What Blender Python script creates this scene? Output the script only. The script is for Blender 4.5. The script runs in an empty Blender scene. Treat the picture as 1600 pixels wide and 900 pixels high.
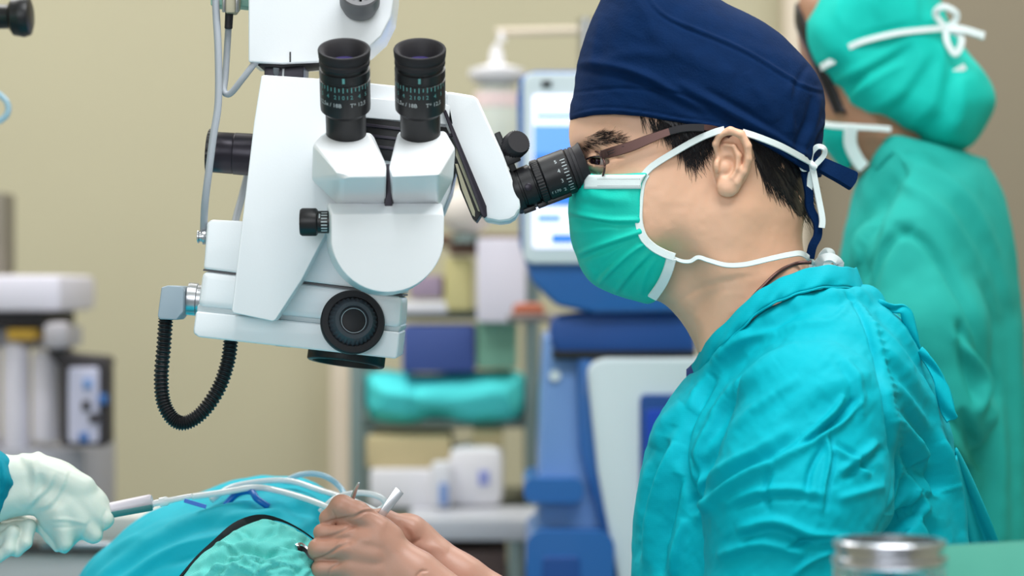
import bpy, bmesh, math, random
import numpy as np
from mathutils import Vector, Matrix

random.seed(7)
SC = bpy.context.scene
COL = SC.collection
# ------------------------------------------------------------------ camera
F = 85.0 / 36.0 * 1600.0          # focal length in pixels
CZ = 1.12                         # camera height
cam = bpy.data.cameras.new('camera')
cam.lens = 85; cam.sensor_width = 36; cam.clip_start = 0.05
cam.dof.use_dof = True; cam.dof.focus_distance = 1.985; cam.dof.aperture_fstop = 4.0
camo = bpy.data.objects.new('camera', cam); COL.objects.link(camo)
camo.location = (0, 0, CZ); camo.rotation_euler = (math.pi / 2, 0, 0)
SC.camera = camo
# ------------------------------------------------------------------ world, lights, exposure
W = bpy.data.worlds.new('world'); SC.world = W; W.use_nodes = True
W.node_tree.nodes['Background'].inputs[0].default_value = (0.93, 0.97, 1.0, 1)
W.node_tree.nodes['Background'].inputs[1].default_value = 0.30
SC.view_settings.view_transform = 'Standard'; SC.view_settings.look = 'None'
SC.view_settings.gamma = 1; SC.view_settings.use_curve_mapping = False
SC.view_settings.exposure = 0.36
SC.cycles.use_denoising = True
SC.cycles.max_bounces = 6

def area(name, loc, rot, sx, sy, power, color=(1, 1, 1)):
    l = bpy.data.lights.new(name, 'AREA'); l.shape = 'RECTANGLE'; l.size = sx; l.size_y = sy
    l.energy = power; l.color = color
    o = bpy.data.objects.new(name, l); COL.objects.link(o); o.location = loc; o.rotation_euler = rot
    return o
# ceiling light panels (the fluorescent troffers of the theatre) and a broad area light behind the camera
area('ceiling_panel_light', (0.35, 1.25, 2.78), (math.radians(-8), 0, 0), 1.2, 1.2, 42, (0.97, 0.99, 1.0))
area('ceiling_panel_light', (-1.1, 3.2, 2.80), (0, 0, 0), 1.2, 1.2, 32, (1, 0.985, 0.96))
area('ceiling_panel_light', (0.9, 3.4, 2.80), (0, 0, 0), 1.2, 1.2, 22, (1, 0.985, 0.96))
area('camera_side_light', (-0.9, -1.6, 1.9), (math.radians(72), 0, math.radians(-14)), 2.4, 1.5, 34, (0.93, 0.97, 1.0))
# ------------------------------------------------------------------ mapping: a point of the photo at a depth -> world
def P(px, py, Y):
    return Vector(((px - 800) * Y / F, Y, CZ - (py - 450) * Y / F))

def px2w(V, D, s):
    """(px,py,w) array -> world; w counts towards the camera from the body's mid-plane at distance D."""
    V = np.asarray(V, float); Y = D - V[:, 2] * s
    return np.stack([(V[:, 0] - 800) * Y / F, Y, CZ - (V[:, 1] - 450) * Y / F], 1)

# ------------------------------------------------------------------ materials
def lin(c):
    return tuple(((x / 255) / 12.92 if x / 255 <= 0.04045 else ((x / 255 + 0.055) / 1.055) ** 2.4) for x in c)

def mat(name, rgb, rough=0.5, metal=0.0, noise=0.0, nscale=40, bump=0.0, bscale=300, sss=0.0, sheen=0.0, coat=0.0,
        trans=0.0, alpha=1.0, emit=0.0, weave=0.0, wscale=900, spec=None, ssc=(1, .35, .2), ior=1.45):
    m = bpy.data.materials.new(name); m.use_nodes = True
    nt = m.node_tree; b = nt.nodes['Principled BSDF']
    c = (*lin(rgb), 1)
    b.inputs['Base Color'].default_value = c
    b.inputs['Roughness'].default_value = rough; b.inputs['Metallic'].default_value = metal
    b.inputs['IOR'].default_value = ior
    if spec is not None: b.inputs['Specular IOR Level'].default_value = spec
    if sss:
        b.inputs['Subsurface Weight'].default_value = sss
        b.inputs['Subsurface Radius'].default_value = ssc; b.inputs['Subsurface Scale'].default_value = 0.006
    if sheen:
        b.inputs['Sheen Weight'].default_value = sheen; b.inputs['Sheen Roughness'].default_value = 0.5
    if coat: b.inputs['Coat Weight'].default_value = coat
    if trans: b.inputs['Transmission Weight'].default_value = trans
    if alpha < 1: b.inputs['Alpha'].default_value = alpha
    if emit:
        b.inputs['Emission Color'].default_value = c; b.inputs['Emission Strength'].default_value = emit
    tc = None
    if noise or bump or weave:
        tc = nt.nodes.new('ShaderNodeTexCoord')
    if noise:
        n = nt.nodes.new('ShaderNodeTexNoise'); n.inputs['Scale'].default_value = nscale
        n.inputs['Detail'].default_value = 5
        nt.links.new(tc.outputs['Object'], n.inputs['Vector'])
        mx = nt.nodes.new('ShaderNodeMixRGB'); mx.blend_type = 'MIX'
        mx.inputs[1].default_value = tuple(x * (1 - noise) for x in c[:3]) + (1,)
        mx.inputs[2].default_value = tuple(min(1, x * (1 + noise)) for x in c[:3]) + (1,)
        nt.links.new(n.outputs['Fac'], mx.inputs[0]); nt.links.new(mx.outputs[0], b.inputs['Base Color'])
    last = None
    if bump:
        n2 = nt.nodes.new('ShaderNodeTexNoise'); n2.inputs['Scale'].default_value = bscale
        n2.inputs['Detail'].default_value = 6
        nt.links.new(tc.outputs['Object'], n2.inputs['Vector'])
        bp = nt.nodes.new('ShaderNodeBump'); bp.inputs['Strength'].default_value = bump; bp.inputs['Distance'].default_value = 0.002
        nt.links.new(n2.outputs['Fac'], bp.inputs['Height']); last = bp
    if weave:
        w1 = nt.nodes.new('ShaderNodeTexWave'); w1.inputs['Scale'].default_value = wscale; w1.bands_direction = 'X'
        w2 = nt.nodes.new('ShaderNodeTexWave'); w2.inputs['Scale'].default_value = wscale; w2.bands_direction = 'Z'
        ad = nt.nodes.new('ShaderNodeMath'); ad.operation = 'ADD'
        for w_ in (w1, w2): nt.links.new(tc.outputs['Object'], w_.inputs['Vector'])
        nt.links.new(w1.outputs['Fac'], ad.inputs[0]); nt.links.new(w2.outputs['Fac'], ad.inputs[1])
        bp = nt.nodes.new('ShaderNodeBump'); bp.inputs['Strength'].default_value = weave; bp.inputs['Distance'].default_value = 0.0005
        nt.links.new(ad.outputs[0], bp.inputs['Height'])
        if last: nt.links.new(last.outputs['Normal'], bp.inputs['Normal'])
        last = bp
    if last: nt.links.new(last.outputs['Normal'], b.inputs['Normal'])
    return m

# ------------------------------------------------------------------ objects
WL = {}
def tag(o, label=None, cat=None, group=None, kind=None):
    if label: o['label'] = label
    if cat: o['category'] = cat
    if group: o['group'] = group
    if kind: o['kind'] = kind
    return o

def thing(name, loc, label, cat, group=None):
    o = bpy.data.objects.new(name, None); COL.objects.link(o); o.location = loc; o.empty_display_size = 0.05
    WL[o.name] = Vector(loc)
    return tag(o, label, cat, group)

def link(name, V, faces, m, parent=None, smooth=True, label=None, kind=None):
    V = np.asarray(V, float)
    c = (V.min(0) + V.max(0)) / 2
    me = bpy.data.meshes.new(name)
    V = V - c
    if isinstance(faces, np.ndarray) and faces.ndim == 2:
        n, k = faces.shape
        me.vertices.add(len(V)); me.vertices.foreach_set('co', V.astype(np.float32).ravel())
        me.loops.add(n * k); me.loops.foreach_set('vertex_index', faces.astype(np.int32).ravel())
        me.polygons.add(n); me.polygons.foreach_set('loop_start', np.arange(0, n * k, k, dtype=np.int32))
        me.update(calc_edges=True)
    else:
        me.from_pydata([tuple(v) for v in V], [], [tuple(int(i) for i in f) for f in faces])
    if smooth and len(me.polygons):
        me.polygons.foreach_set('use_smooth', np.ones(len(me.polygons), bool))
    return _fin(name, me, Vector(c), m, parent, label, kind)

def _fin(name, me, c, m, parent, label, kind):
    for mm in (m if isinstance(m, (list, tuple)) else [m]): me.materials.append(mm)
    o = bpy.data.objects.new(name, me); COL.objects.link(o)
    WL[o.name] = Vector(c)
    if parent is not None:
        o.parent = parent; o.location = Vector(c) - WL[parent.name]
    else:
        o.location = c
    if label: o['label'] = label
    if kind: o['kind'] = kind
    return o

def link_bm(name, bm, m, parent=None, smooth=False, angle=None, label=None, kind=None):
    bmesh.ops.recalc_face_normals(bm, faces=bm.faces)
    me = bpy.data.meshes.new(name)
    co = np.array([v.co[:] for v in bm.verts]); c = Vector((co.min(0) + co.max(0)) / 2)
    for v in bm.verts: v.co -= c
    if angle is not None:
        for f in bm.faces: f.smooth = True
        for e in bm.edges:
            if len(e.link_faces) == 2 and e.calc_face_angle(0) > math.radians(angle): e.smooth = False
    elif smooth:
        for f in bm.faces: f.smooth = True
    bm.to_mesh(me); bm.free()
    return _fin(name, me, c, m, parent, label, kind)

def copy_tree(root, delta):
    c = root.copy(); COL.objects.link(c); c.location = Vector(root.location) + Vector(delta)
    WL[c.name] = WL[root.name] + Vector(delta)
    def rec(a, b):
        for ch in [x for x in bpy.data.objects if x.parent == a]:
            d = ch.copy(); COL.objects.link(d); d.parent = b; WL[d.name] = WL[ch.name] + Vector(delta); rec(ch, d)
    rec(root, c)
    return c

# ------------------------------------------------------------------ shapes into a bmesh
def bm_box(bm, c, s, bev=0.0, rot=None, seg=2):
    r = bmesh.ops.create_cube(bm, size=1.0)
    vs = r['verts']
    M = Matrix.Translation(c) @ (rot.to_4x4() if rot is not None else Matrix.Identity(4)) @ Matrix.Diagonal((s[0], s[1], s[2], 1))
    bmesh.ops.transform(bm, matrix=M, verts=vs)
    if bev: bmesh.ops.bevel(bm, geom=list({e for v in vs for e in v.link_edges}), offset=bev, segments=seg, affect='EDGES', profile=0.6)

def box(name, c, s, m, parent=None, bev=0.0, rot=None, label=None, kind=None):
    bm = bmesh.new(); bm_box(bm, Vector(c), s, bev, rot)
    return link_bm(name, bm, m, parent, angle=35, label=label, kind=kind)

def pbox(name, x0, y0, x1, y1, Y, th, m, parent=None, bev=0.004, label=None, kind=None):
    """box whose near face covers the photo rectangle at depth Y; th deep behind it"""
    a = P(x0, y1, Y); b = P(x1, y0, Y)
    return box(name, ((a.x + b.x) / 2, Y + th / 2, (a.z + b.z) / 2), (b.x - a.x, th, b.z - a.z), m, parent, bev, None, label, kind)

def bm_prism(bm, pts, th, bev=0.0, seg=2, taper=None):
    """pts: world points of the near face (a planar outline); extruded +Y by th"""
    v0 = [bm.verts.new(p) for p in pts]
    if taper is None: v1 = [bm.verts.new(p + Vector((0, th, 0))) for p in pts]
    else:
        c = sum(pts, Vector()) / len(pts)
        v1 = [bm.verts.new(c + (p - c) * taper + Vector((0, th, 0))) for p in pts]
    fs = [bm.faces.new(v0), bm.faces.new(v1[::-1])]
    n = len(v0)
    for i in range(n): fs.append(bm.faces.new((v0[i], v0[(i + 1) % n], v1[(i + 1) % n], v1[i])))
    if bev:
        es = {e for f in fs for e in f.edges if e.calc_length() > bev * 0.4}
        bmesh.ops.recalc_face_normals(bm, faces=fs)
        es = [e for e in es if len(e.link_faces) == 2 and e.calc_face_angle(0) > 0.5]
        bmesh.ops.bevel(bm, geom=es, offset=bev, segments=seg, affect='EDGES', profile=0.6, clamp_overlap=True)

def prism(name, poly, Y, th, m, parent=None, bev=0.0015, smooth_n=0, label=None, kind=None, seg=3):
    if smooth_n: poly = crom(poly, smooth_n, True)
    bm = bmesh.new(); bm_prism(bm, [P(x, y, Y) for x, y in poly], th, bev, seg)
    return link_bm(name, bm, m, parent, angle=32, label=label, kind=kind)

def hull(name, pts, m, parent=None, bev=0.002, label=None):
    bm = bmesh.new()
    for p in pts: bm.verts.new(p)
    r = bmesh.ops.convex_hull(bm, input=bm.verts)
    bmesh.ops.delete(bm, geom=[g for g in r['geom_interior'] if isinstance(g, bmesh.types.BMVert)], context='VERTS')
    bmesh.ops.dissolve_limit(bm, angle_limit=math.radians(7), verts=bm.verts, edges=bm.edges)
    bmesh.ops.recalc_face_normals(bm, faces=bm.faces)
    if bev: bmesh.ops.bevel(bm, geom=[e for e in bm.edges if len(e.link_faces) == 2 and e.calc_face_angle(0) > 0.2], offset=bev, segments=3, affect='EDGES', profile=0.6, clamp_overlap=True)
    return link_bm(name, bm, m, parent, angle=30, label=label)

def frame_of(axis):
    a = Vector(axis).normalized(); u = a.orthogonal().normalized()
    return a, u, a.cross(u)

def lathe_vf(base, axis, prof, seg=40, knurl=None, closed=True):
    """prof: list of (t, r); knurl: dict {index: depth} of profile rows whose radius alternates"""
    a, u, v = frame_of(axis); V = []; Fc = []
    for i, (t, r) in enumerate(prof):
        for k in range(seg):
            an = 2 * math.pi * k / seg
            rr = r - (knurl[i] if knurl and i in knurl and k % 2 else 0)
            V.append(Vector(base) + a * t + (u * math.cos(an) + v * math.sin(an)) * rr)
    for i in range(len(prof) - 1):
        for k in range(seg):
            Fc.append((i * seg + k, i * seg + (k + 1) % seg, (i + 1) * seg + (k + 1) % seg, (i + 1) * seg + k))
    if closed:
        Fc.append(tuple(range(seg))[::-1]); Fc.append(tuple((len(prof) - 1) * seg + k for k in range(seg)))
    return V, Fc

def lathe(name, base, axis, prof, m, parent=None, seg=40, knurl=None, angle=35, label=None, closed=True):
    V, Fc = lathe_vf(base, axis, prof, seg, knurl, closed)
    bm = bmesh.new(); vs = [bm.verts.new(p) for p in V]
    for f in Fc: bm.faces.new([vs[i] for i in f])
    return link_bm(name, bm, m, parent, angle=angle, label=label)

def crom(pts, n=8, closed=False):
    """Catmull-Rom resample (any dimension)"""
    p = [np.array(q, float) for q in pts]; out = []; N = len(p)
    for i in range(N if closed else N - 1):
        if closed: a, b, c, d = p[i - 1], p[i], p[(i + 1) % N], p[(i + 2) % N]
        else: a, b, c, d = p[max(i - 1, 0)], p[i], p[i + 1], p[min(i + 2, N - 1)]
        for k in range(n):
            t = k / n
            out.append(0.5 * ((2 * b) + (c - a) * t + (2 * a - 5 * b + 4 * c - d) * t * t + (3 * b - a - 3 * c + d) * t ** 3))
    if not closed: out.append(p[-1])
    return out

def tube_vf(pts, r, seg=10, n=8, rfun=None, smooth=True):
    q = [Vector(p) for p in (crom(pts, n) if smooth else pts)]
    V = []; Fc = []; N = len(q); up = None
    for i in range(N):
        t = (q[min(i + 1, N - 1)] - q[max(i - 1, 0)]).normalized()
        if up is None: up = t.orthogonal().normalized()
        up = (up - t * up.dot(t)).normalized(); sd = t.cross(up)
        rr = rfun(i / (N - 1)) if rfun else r
        for k in range(seg):
            an = 2 * math.pi * k / seg
            V.append(q[i] + (up * math.cos(an) + sd * math.sin(an)) * rr)
    for i in range(N - 1):
        for k in range(seg):
            Fc.append((i * seg + k, i * seg + (k + 1) % seg, (i + 1) * seg + (k + 1) % seg, (i + 1) * seg + k))
    Fc.append(tuple(range(seg))[::-1]); Fc.append(tuple((N - 1) * seg + k for k in range(seg)))
    return V, Fc

def tube(name, pts, r, m, parent=None, seg=10, n=8, rfun=None, label=None, kind=None):
    V, Fc = tube_vf(pts, r, seg, n, rfun)
    return link(name, [tuple(v) for v in V], Fc, m, parent, True, label, kind)

def ribbon(name, pts, width, nrm, m, parent=None, th=0.0006, n=6, wfun=None, label=None):
    """flat band of thickness th along world points; nrm = list of normals (same count) or one"""
    q = [Vector(p) for p in crom(pts, n)]; N = len(q)
    if isinstance(nrm, (list, tuple)) and len(nrm) == len(pts) and hasattr(nrm[0], '__len__'):
        nn = [Vector(p).normalized() for p in crom(nrm, n)]
    else: nn = [Vector(nrm).normalized()] * N
    V = []; Fc = []
    for i in range(N):
        t = (q[min(i + 1, N - 1)] - q[max(i - 1, 0)]).normalized()
        s = t.cross(nn[i]).normalized(); k = nn[i]
        w = (wfun(i / (N - 1)) if wfun else 1) * width / 2
        for a, b in ((-1, -1), (-0.86, 1), (0.86, 1), (1, -1)): V.append(q[i] + s * a * w + k * b * th)
    for i in range(N - 1):
        for k in range(4): Fc.append((i * 4 + k, i * 4 + (k + 1) % 4, i * 4 + 4 + (k + 1) % 4, i * 4 + 4 + k))
    Fc += [(3, 2, 1, 0), tuple(4 * (N - 1) + k for k in range(4))]
    bm = bmesh.new(); vs = [bm.verts.new(p) for p in V]
    for f in Fc: bm.faces.new([vs[i] for i in f])
    return link_bm(name, bm, m, parent, angle=60, label=label)

def text_vf(s, size, depth=0.0):
    cu = bpy.data.curves.new('t', 'FONT'); cu.body = s; cu.size = size; cu.align_x = 'CENTER'; cu.align_y = 'CENTER'
    cu.resolution_u = 2
    o = bpy.data.objects.new('t', cu); me = bpy.data.meshes.new_from_object(o)
    V = [tuple(v.co) for v in me.vertices]; Fc = [tuple(p.vertices) for p in me.polygons]
    bpy.data.objects.remove(o); bpy.data.curves.remove(cu); bpy.data.meshes.remove(me)
    return V, Fc

def marks_on_cyl(name, base, axis, u0, r, items, m, parent):
    """items: ('text', string, t, angle, size) or ('bar', t, angle, length_t, width): printed marks wrapped round a lathe.
    u0 = direction of angle 0; angle grows about the axis"""
    a = Vector(axis).normalized(); u = Vector(u0); u = (u - a * u.dot(a)).normalized(); v = a.cross(u)
    V = []; Fc = []
    def put(x, y, t, an, rr):
        th = an + x / r
        return Vector(base) + a * (t + y) + (u * math.cos(th) + v * math.sin(th)) * rr
    for it in items:
        k = len(V)
        if it[0] == 'text':
            tv, tf = text_vf(it[1], it[4]); sg = it[5] if len(it) > 5 else 0
            cs, sn = math.cos(sg), math.sin(sg)
            for x, y, z in tv: V.append(put(x * cs - y * sn, x * sn + y * cs, it[2], it[3], r + 0.00012))
            Fc += [tuple(i + k for i in f) for f in tf]
        else:
            _, t, an, L, w = it; nseg = max(1, int(w / r / 0.12))
            for j in range(nseg + 1):
                x = -w / 2 + w * j / nseg
                V.append(put(x, -L / 2, t, an, r + 0.00012)); V.append(put(x, L / 2, t, an, r + 0.00012))
            for j in range(nseg): Fc.append((k + 2 * j, k + 2 * j + 2, k + 2 * j + 3, k + 2 * j + 1))
    return link(name, [tuple(p) for p in V], Fc, m, parent, False)

# ------------------------------------------------------------------ implicit surfaces in (px, py, w) space
def sd_poly(P2, pts):
    """signed distance of points (N,2) to a closed polygon"""
    d = np.full(len(P2), 1e9); sgn = np.ones(len(P2)); x = P2[:, 0]; y = P2[:, 1]; n = len(pts)
    for i in range(n):
        ax, ay = pts[i]; bx, by = pts[i - 1]
        ex, ey = bx - ax, by - ay; wx, wy = x - ax, y - ay
        t = np.clip((wx * ex + wy * ey) / (ex * ex + ey * ey + 1e-9), 0, 1)
        d = np.minimum(d, (wx - ex * t) ** 2 + (wy - ey * t) ** 2)
        c1 = y >= ay; c2 = y < by; c3 = ex * wy > ey * wx
        fl = (c1 & c2 & c3) | (~c1 & ~c2 & ~c3)
        sgn[fl] *= -1
    return sgn * np.sqrt(d)

class Sil:
    """2D distance field of a silhouette, sampled on a grid for quick look-up"""
    def __init__(s, pts, n=6, st=3.0, pad=140, smooth=True):
        q = np.array(crom(pts, n, True)) if smooth else np.array(pts, float)
        s.lo = q.min(0) - pad; hi = q.max(0) + pad; s.st = st
        s.nx, s.ny = (np.ceil((hi - s.lo) / st).astype(int) + 1)
        g = np.stack(np.meshgrid(s.lo[0] + np.arange(s.nx) * st, s.lo[1] + np.arange(s.ny) * st, indexing='ij'), -1).reshape(-1, 2)
        s.g = sd_poly(g, q).reshape(s.nx, s.ny)
    def __call__(s, x, y):
        fx = np.clip((x - s.lo[0]) / s.st, 0, s.nx - 1.001); fy = np.clip((y - s.lo[1]) / s.st, 0, s.ny - 1.001)
        i = fx.astype(int); j = fy.astype(int); a = fx - i; b = fy - j; g = s.g
        return g[i, j] * (1 - a) * (1 - b) + g[i + 1, j] * a * (1 - b) + g[i, j + 1] * (1 - a) * b + g[i + 1, j + 1] * a * b

def inflate(sil, p, T, R, w0=0.0):
    """rounded volume whose silhouette is sil: half thickness T, rounding R (both px)"""
    k = R / T
    d2 = sil(p[:, 0], p[:, 1]); w = np.abs(p[:, 2] - w0) * k
    a = d2 + R
    return np.where(a > 0, np.sqrt(np.maximum(a, 0) ** 2 + w ** 2) - R, w - R) * min(1.0, 1 / k)

def ell(p, c, r, rot=None):
    q = p - np.array(c, float)
    if rot is not None:
        a = math.radians(rot); x = q[:, 0] * math.cos(a) + q[:, 1] * math.sin(a); y = -q[:, 0] * math.sin(a) + q[:, 1] * math.cos(a)
        q = np.stack([x, y, q[:, 2]], 1)
    r = np.array(r, float)
    k0 = np.sqrt(((q / r) ** 2).sum(1)) + 1e-9; k1 = np.sqrt(((q / r ** 2) ** 2).sum(1)) + 1e-9
    return k0 * (k0 - 1) / k1

def cap(p, a, b, ra, rb=None):
    rb = ra if rb is None else rb
    a = np.array(a, float); b = np.array(b, float); ab = b - a
    h = np.clip(((p - a) @ ab) / (ab @ ab + 1e-9), 0, 1)
    return np.sqrt(((p - a - h[:, None] * ab) ** 2).sum(1)) - (ra + (rb - ra) * h)

def chain(p, pts, rs, k=6):
    d = None
    for i in range(len(pts) - 1):
        e = cap(p, pts[i], pts[i + 1], rs[i], rs[i + 1]); d = e if d is None else smin(d, e, k)
    return d

def smin(a, b, k):
    h = np.maximum(k - np.abs(a - b), 0) / k
    return np.minimum(a, b) - h * h * k * 0.25
def smax(a, b, k): return -smin(-a, -b, k)

def nets(f, lo, hi, st, B=8, lip=1.3):
    """naive surface nets of f over the box, evaluated only in blocks near the surface"""
    lo = np.array(lo, float); n = np.ceil((np.array(hi) - lo) / st / B).astype(int)
    N = n * B + 1
    bc = np.stack(np.meshgrid(*[lo[i] + (np.arange(n[i]) + 0.5) * B * st for i in range(3)], indexing='ij'), -1).reshape(-1, 3)
    dc = f(bc)
    G = np.where(dc < 0, -9.0, 9.0).astype(np.float32).reshape(n)
    G = np.repeat(np.repeat(np.repeat(G, B, 0), B, 1), B, 2)
    G = np.pad(G, ((0, 1), (0, 1), (0, 1)), mode='edge')
    act = np.argwhere(np.abs(dc).reshape(n) < 0.87 * B * st * lip + st)
    off = np.stack(np.meshgrid(*[np.arange(B + 1)] * 3, indexing='ij'), -1).reshape(-1, 3)
    for c0 in range(0, len(act), 1500):
        a = act[c0:c0 + 1500]
        idx = (a[:, None, :] * B + off[None]).reshape(-1, 3)
        v = f(lo + idx * st)
        G[idx[:, 0], idx[:, 1], idx[:, 2]] = v
    S = G < 0
    cnt = np.zeros(N - 1, np.int8)
    for i in (0, 1):
        for j in (0, 1):
            for k in (0, 1):
                cnt += S[i:N[0] - 1 + i, j:N[1] - 1 + j, k:N[2] - 1 + k]
    cells = np.argwhere((cnt > 0) & (cnt < 8))
    ID = np.full(N - 1, -1, np.int64); ID[cells[:, 0], cells[:, 1], cells[:, 2]] = np.arange(len(cells))
    acc = np.zeros((len(cells), 3)); num = np.zeros(len(cells))
    cor = [(i, j, k) for i in (0, 1) for j in (0, 1) for k in (0, 1)]
    for a in cor:
        for ax in range(3):
            if a[ax]: continue
            b = list(a); b[ax] = 1
            ga = G[cells[:, 0] + a[0], cells[:, 1] + a[1], cells[:, 2] + a[2]]; gb = G[cells[:, 0] + b[0], cells[:, 1] + b[1], cells[:, 2] + b[2]]
            x = (ga < 0) != (gb < 0)
            t = np.where(x, ga / np.where(x, ga - gb, 1), 0)
            pt = np.tile(np.array(a, float), (len(cells), 1)); pt[:, ax] += t
            acc += pt * x[:, None]; num += x
    V = lo + (cells + acc / num[:, None]) * st
    Q = []
    for ax in range(3):
        o1, o2 = [(1, 2), (2, 0), (0, 1)][ax]
        sl = [slice(None)] * 3; sh = [slice(None)] * 3
        sl[ax] = slice(0, -1); sh[ax] = slice(1, None)
        e = np.argwhere(S[tuple(sl)] != S[tuple(sh)])
        m = (e[:, o1] > 0) & (e[:, o2] > 0) & (e[:, o1] < N[o1] - 1) & (e[:, o2] < N[o2] - 1); e = e[m]
        def g(da, db):
            q = e.copy(); q[:, o1] -= da; q[:, o2] -= db; return ID[q[:, 0], q[:, 1], q[:, 2]]
        q = np.stack([g(1, 1), g(0, 1), g(0, 0), g(1, 0)], 1)
        ins = S[e[:, 0], e[:, 1], e[:, 2]]
        q[~ins] = q[~ins][:, ::-1]
        Q.append(q[(q >= 0).all(1)])
    return V, np.concatenate(Q)

def vnormals(V, Q):
    n = np.zeros_like(V)
    fn = np.cross(V[Q[:, 2]] - V[Q[:, 0]], V[Q[:, 3]] - V[Q[:, 1]])
    for k in range(4):
        for c in range(3): n[:, c] += np.bincount(Q[:, k], fn[:, c], len(V))
    return n / (np.linalg.norm(n, axis=1)[:, None] + 1e-12)

def relax(V, Q, it=2, f=0.5):
    for _ in range(it):
        s = np.zeros_like(V); c = np.zeros(len(V))
        for k in range(4):
            for j in (1, 3):
                o = Q[:, (k + j) % 4]
                for a in range(3): s[:, a] += np.bincount(Q[:, k], V[o, a], len(V))
                c += np.bincount(Q[:, k], minlength=len(V))
        V = V * (1 - f) + f * s / np.maximum(c, 1)[:, None]
    return V

def strokes(V, N, S, side=0.35):
    """height to add along the normal: each stroke = (points px, width, height[, lean]); only where the surface faces the camera"""
    H = np.zeros(len(V)); face = np.clip(N[:, 2] * 3 + 0.2, 0, 1)
    for st in S:
        pts = np.array(crom(st[0], 5)); w = st[1]; h = st[2]; lean = st[3] if len(st) > 3 else 0.0
        lo = pts.min(0) - 3.2 * w; hi = pts.max(0) + 3.2 * w
        m = np.where((V[:, 0] > lo[0]) & (V[:, 0] < hi[0]) & (V[:, 1] > lo[1]) & (V[:, 1] < hi[1]) & (N[:, 2] > -0.2))[0]
        if not len(m): continue
        x = V[m, 0]; y = V[m, 1]; bd = np.full(len(m), 1e9); bs = np.zeros(len(m)); bt = np.zeros(len(m))
        n = len(pts) - 1
        for i in range(n):
            a = pts[i]; e = pts[i + 1] - a; L = math.hypot(*e) + 1e-9
            t = np.clip(((x - a[0]) * e[0] + (y - a[1]) * e[1]) / L / L, 0, 1)
            dx = x - a[0] - e[0] * t; dy = y - a[1] - e[1] * t; d = dx * dx + dy * dy
            b = d < bd; bd[b] = d[b]; bs[b] = ((e[0] * dy - e[1] * dx) / L)[b]; bt[b] = ((i + t) / n)[b]
        d = np.sqrt(bd); tp = np.sqrt(np.clip(np.sin(math.pi * np.clip(bt, 0.0, 1.0)), 0, 1) + 0.02)
        g = np.exp(-(d / w) ** 2)
        if lean: g = g - 0.7 * np.exp(-((bs - lean * 1.6 * w) / w) ** 2) * np.exp(-(np.maximum(d - 2.6 * w, 0) / w) ** 2)
        H[m] += h * g * tp
    return H * face

def _hash(i, j, k, s):
    h = (i * 374761393 + j * 668265263 + k * 2147483647 + s * 1274126177) & 0xffffffff
    h = ((h ^ (h >> 13)) * 1274126177) & 0xffffffff
    return ((h ^ (h >> 16)) & 0xffff) / 65535.0
def vnoise(Pn, sc, seed=0):
    q = np.asarray(Pn) / np.array(sc, float); i = np.floor(q).astype(np.int64); f = q - i; f = f * f * (3 - 2 * f); r = 0
    for a in (0, 1):
        for b in (0, 1):
            for c in (0, 1):
                wgt = (f[:, 0] if a else 1 - f[:, 0]) * (f[:, 1] if b else 1 - f[:, 1]) * (f[:, 2] if c else 1 - f[:, 2])
                r = r + wgt * _hash(i[:, 0] + a, i[:, 1] + b, i[:, 2] + c, seed)
    return r * 2 - 1
def rot2(V, deg):
    a = math.radians(deg); return np.stack([V[:, 0] * math.cos(a) + V[:, 1] * math.sin(a), -V[:, 0] * math.sin(a) + V[:, 1] * math.cos(a), V[:, 2]], 1)

def surf(f, px, py, wmax=520, step=2.0, wmin=-100):
    """w of the near surface of f under a photo point"""
    w = np.arange(wmax, wmin, -step); p = np.stack([np.full(len(w), px, float), np.full(len(w), py, float), w], 1)
    v = f(p); i = np.argmax(v < 0)
    if not (v < 0).any(): return None
    if i == 0: return float(w[0])
    return float(w[i] + step * (-v[i]) / (v[i - 1] - v[i] + 1e-9))
def over(f, pts, lift, D, s, fallback=0.0, wmax=520):
    """photo points laid on the near surface of f, lifted; returns world points"""
    out = []
    last = fallback
    for q in pts:
        w = surf(f, q[0], q[1], wmax)
        if w is None: w = last
        last = w
        out.append((q[0], q[1], w + lift + (q[2] if len(q) > 2 else 0)))
    return [Vector(v) for v in px2w(out, D, s)]

def body(name, f, lo, hi, st, D, s, m, parent=None, disp=None, rl=1, label=None, post=None, lip=1.3):
    V, Q = nets(f, lo, hi, st, lip=lip)
    if rl: V = relax(V, Q, rl)
    if disp:
        N = vnormals(V, Q); V = V + N * disp(V, N)[:, None]
    if post: V = post(V)
    # (px,py,w) is left-handed to the world, so turn the faces
    return link(name, px2w(V, D, s), Q[:, ::-1], m, parent, True, label)

def bend_sheet(name, fn, nu, nv, m, parent=None, th=0.0, label=None, kind=None):
    V = [fn(i / (nu - 1), j / (nv - 1)) for i in range(nu) for j in range(nv)]
    Fc = np.array([(i * nv + j, (i + 1) * nv + j, (i + 1) * nv + j + 1, i * nv + j + 1) for i in range(nu - 1) for j in range(nv - 1)])
    o = link(name, [tuple(v) for v in V], Fc, m, parent, True, label, kind)
    if th:
        md = o.modifiers.new('thickness', 'SOLIDIFY'); md.thickness = th
    return o
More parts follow.
